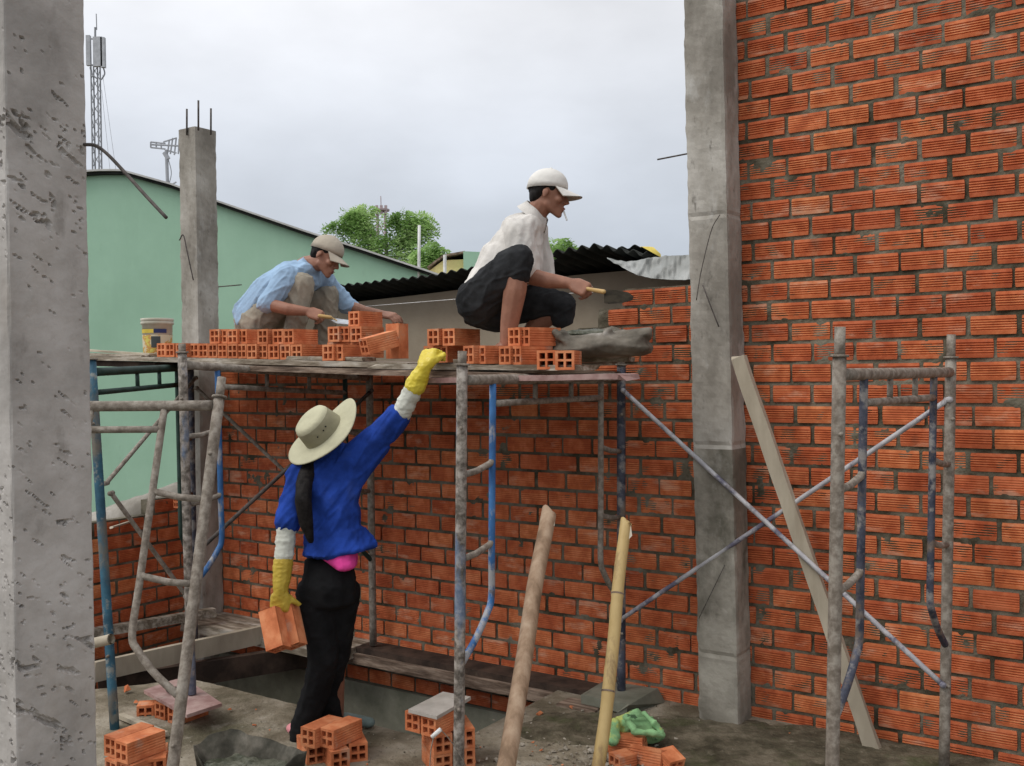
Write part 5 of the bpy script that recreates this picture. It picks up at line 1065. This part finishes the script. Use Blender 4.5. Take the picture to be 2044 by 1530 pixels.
# TV aerial on the green house
ta = empty('tv_aerial', at(334, 380, 13), 'rooftop television aerial just left of the corner column', 'aerial')
YA = 13.0
bm = bmesh.new(); tube(bm, [at(335, 385, YA), at(332, 300, YA)], .022, 8); ob('mast', bm, 'tower_grey', ta)
bm = bmesh.new(); tube(bm, [at(300, 289, YA), at(362, 292, YA)], .012, 6)
for a, b in (((301, 284), (301, 295)), ((301, 284), (330, 287)), ((301, 295), (330, 298)), ((345, 276), (340, 308)), ((352, 275), (348, 310)), ((338, 280), (335, 305)), ((322, 286), (322, 298)), ((326, 284), (352, 276)), ((332, 300), (352, 306)), ((358, 278), (356, 308)), ((312, 284), (312, 296))): tube(bm, [at(a[0], a[1], YA), at(b[0], b[1], YA)], .011, 5)
tube(bm, [at(328, 305, YA), at(336, 318, YA)], .03, 6); tube(bm, curve([at(336, 318, YA), at(342, 345, YA), at(337, 370, YA)]), .006, 4); tube(bm, [at(337, 372, YA), at(352, 364, YA)], .012, 5); tube(bm, [at(334, 376, YA), at(352, 374, YA)], .012, 5); ob('elements', bm, 'tower_grey', ta)
# ------------------------------------------------------------------ trees
def tree(label, base, crowns, trunk, seed, leafs=900, lsz=.095):
    random.seed(seed); root = empty('tree', Vector((base.x, base.y, -.9)), label, 'tree', 'trees beyond the roofs')
    bm = bmesh.new(); b0 = Vector((base.x, base.y, -.9)); fork = base.copy()
    tube(bm, curve([b0, b0.lerp(fork, .5)+Vector((.1, 0, 0)), fork]), .16, 10, .09)
    for c, r in crowns: tube(bm, curve([fork-Z*.3, fork.lerp(c, .5)+Vector((random.uniform(-.1, .1), 0, -.1)), c+Z*r.z*.1]), .035, 7, .006)
    ob('trunk', bm, 'bark', root, True)
    bm = bmesh.new(); tot = sum(r.x*r.z for c, r in crowns)
    for c, r in crowns:
        for _ in range(int(leafs*r.x*r.z/tot)):
            v = Vector((random.gauss(0, 1), random.gauss(0, 1), random.gauss(0, 1))).normalized()*random.uniform(.25, 1)**.6
            q = c+Vector((v.x*r.x, v.y*r.y, v.z*r.z)); 
            if noise.noise(q*2.4) < -.16: continue
            dr = Vector((v.x+random.gauss(0, .5), v.y+random.gauss(0, .5), random.gauss(.0, .5)-.15)).normalized(); side = dr.cross(Vector((random.gauss(0, .4), random.gauss(0, .4), 1))).normalized(); up_ = side.cross(dr)
            # a spray of leaflets
            for k in range(6):
                for sgn in (-1, 1):
                    p = q+dr*(lsz*.45*k)-Z*(.006*k*k); l = (side*sgn+dr*.45+up_*random.uniform(-.3, .3)).normalized()*lsz*random.uniform(.7, 1.1); w_ = dr*lsz*.22
                    f = [bm.verts.new(p), bm.verts.new(p+l*.5+w_), bm.verts.new(p+l), bm.verts.new(p+l*.5-w_)]; bm.faces.new(f)
    ob('crown', bm, 'leaf', root)
YT = 19
V3 = lambda x, y, z: Vector((x, y, z))
def crn(px, py, rx, rz, Y=YT): k = Y/2006; return (at(px, py, Y), Vector((rx*k, rx*k*.9, rz*k)))
tree('loose green tree with separate leafy clumps rising behind the green roof', at(770, 540, YT), [crn(672, 460, 16, 18), crn(706, 436, 17, 22), crn(728, 428, 16, 20), crn(722, 460, 15, 14), crn(770, 442, 15, 18), crn(752, 478, 20, 18), crn(780, 482, 10, 12), crn(806, 440, 18, 20), crn(838, 448, 18, 22), crn(812, 480, 13, 20), crn(742, 508, 18, 10), crn(800, 518, 18, 14), crn(828, 512, 9, 14), crn(688, 492, 8, 11)], None, 3, 1150)
tree('small dark green treetop between the green roof and the yellow house', at(855, 560, 17), [crn(858, 515, 28, 24, 17), crn(880, 505, 14, 12, 17)], None, 5, 260)
tree('round light green treetop right of the white shirted man', at(1105, 560, 16), [crn(1112, 502, 32, 24, 16), crn(1092, 520, 22, 26, 16), crn(1130, 520, 26, 20, 16)], None, 8, 420, .10)
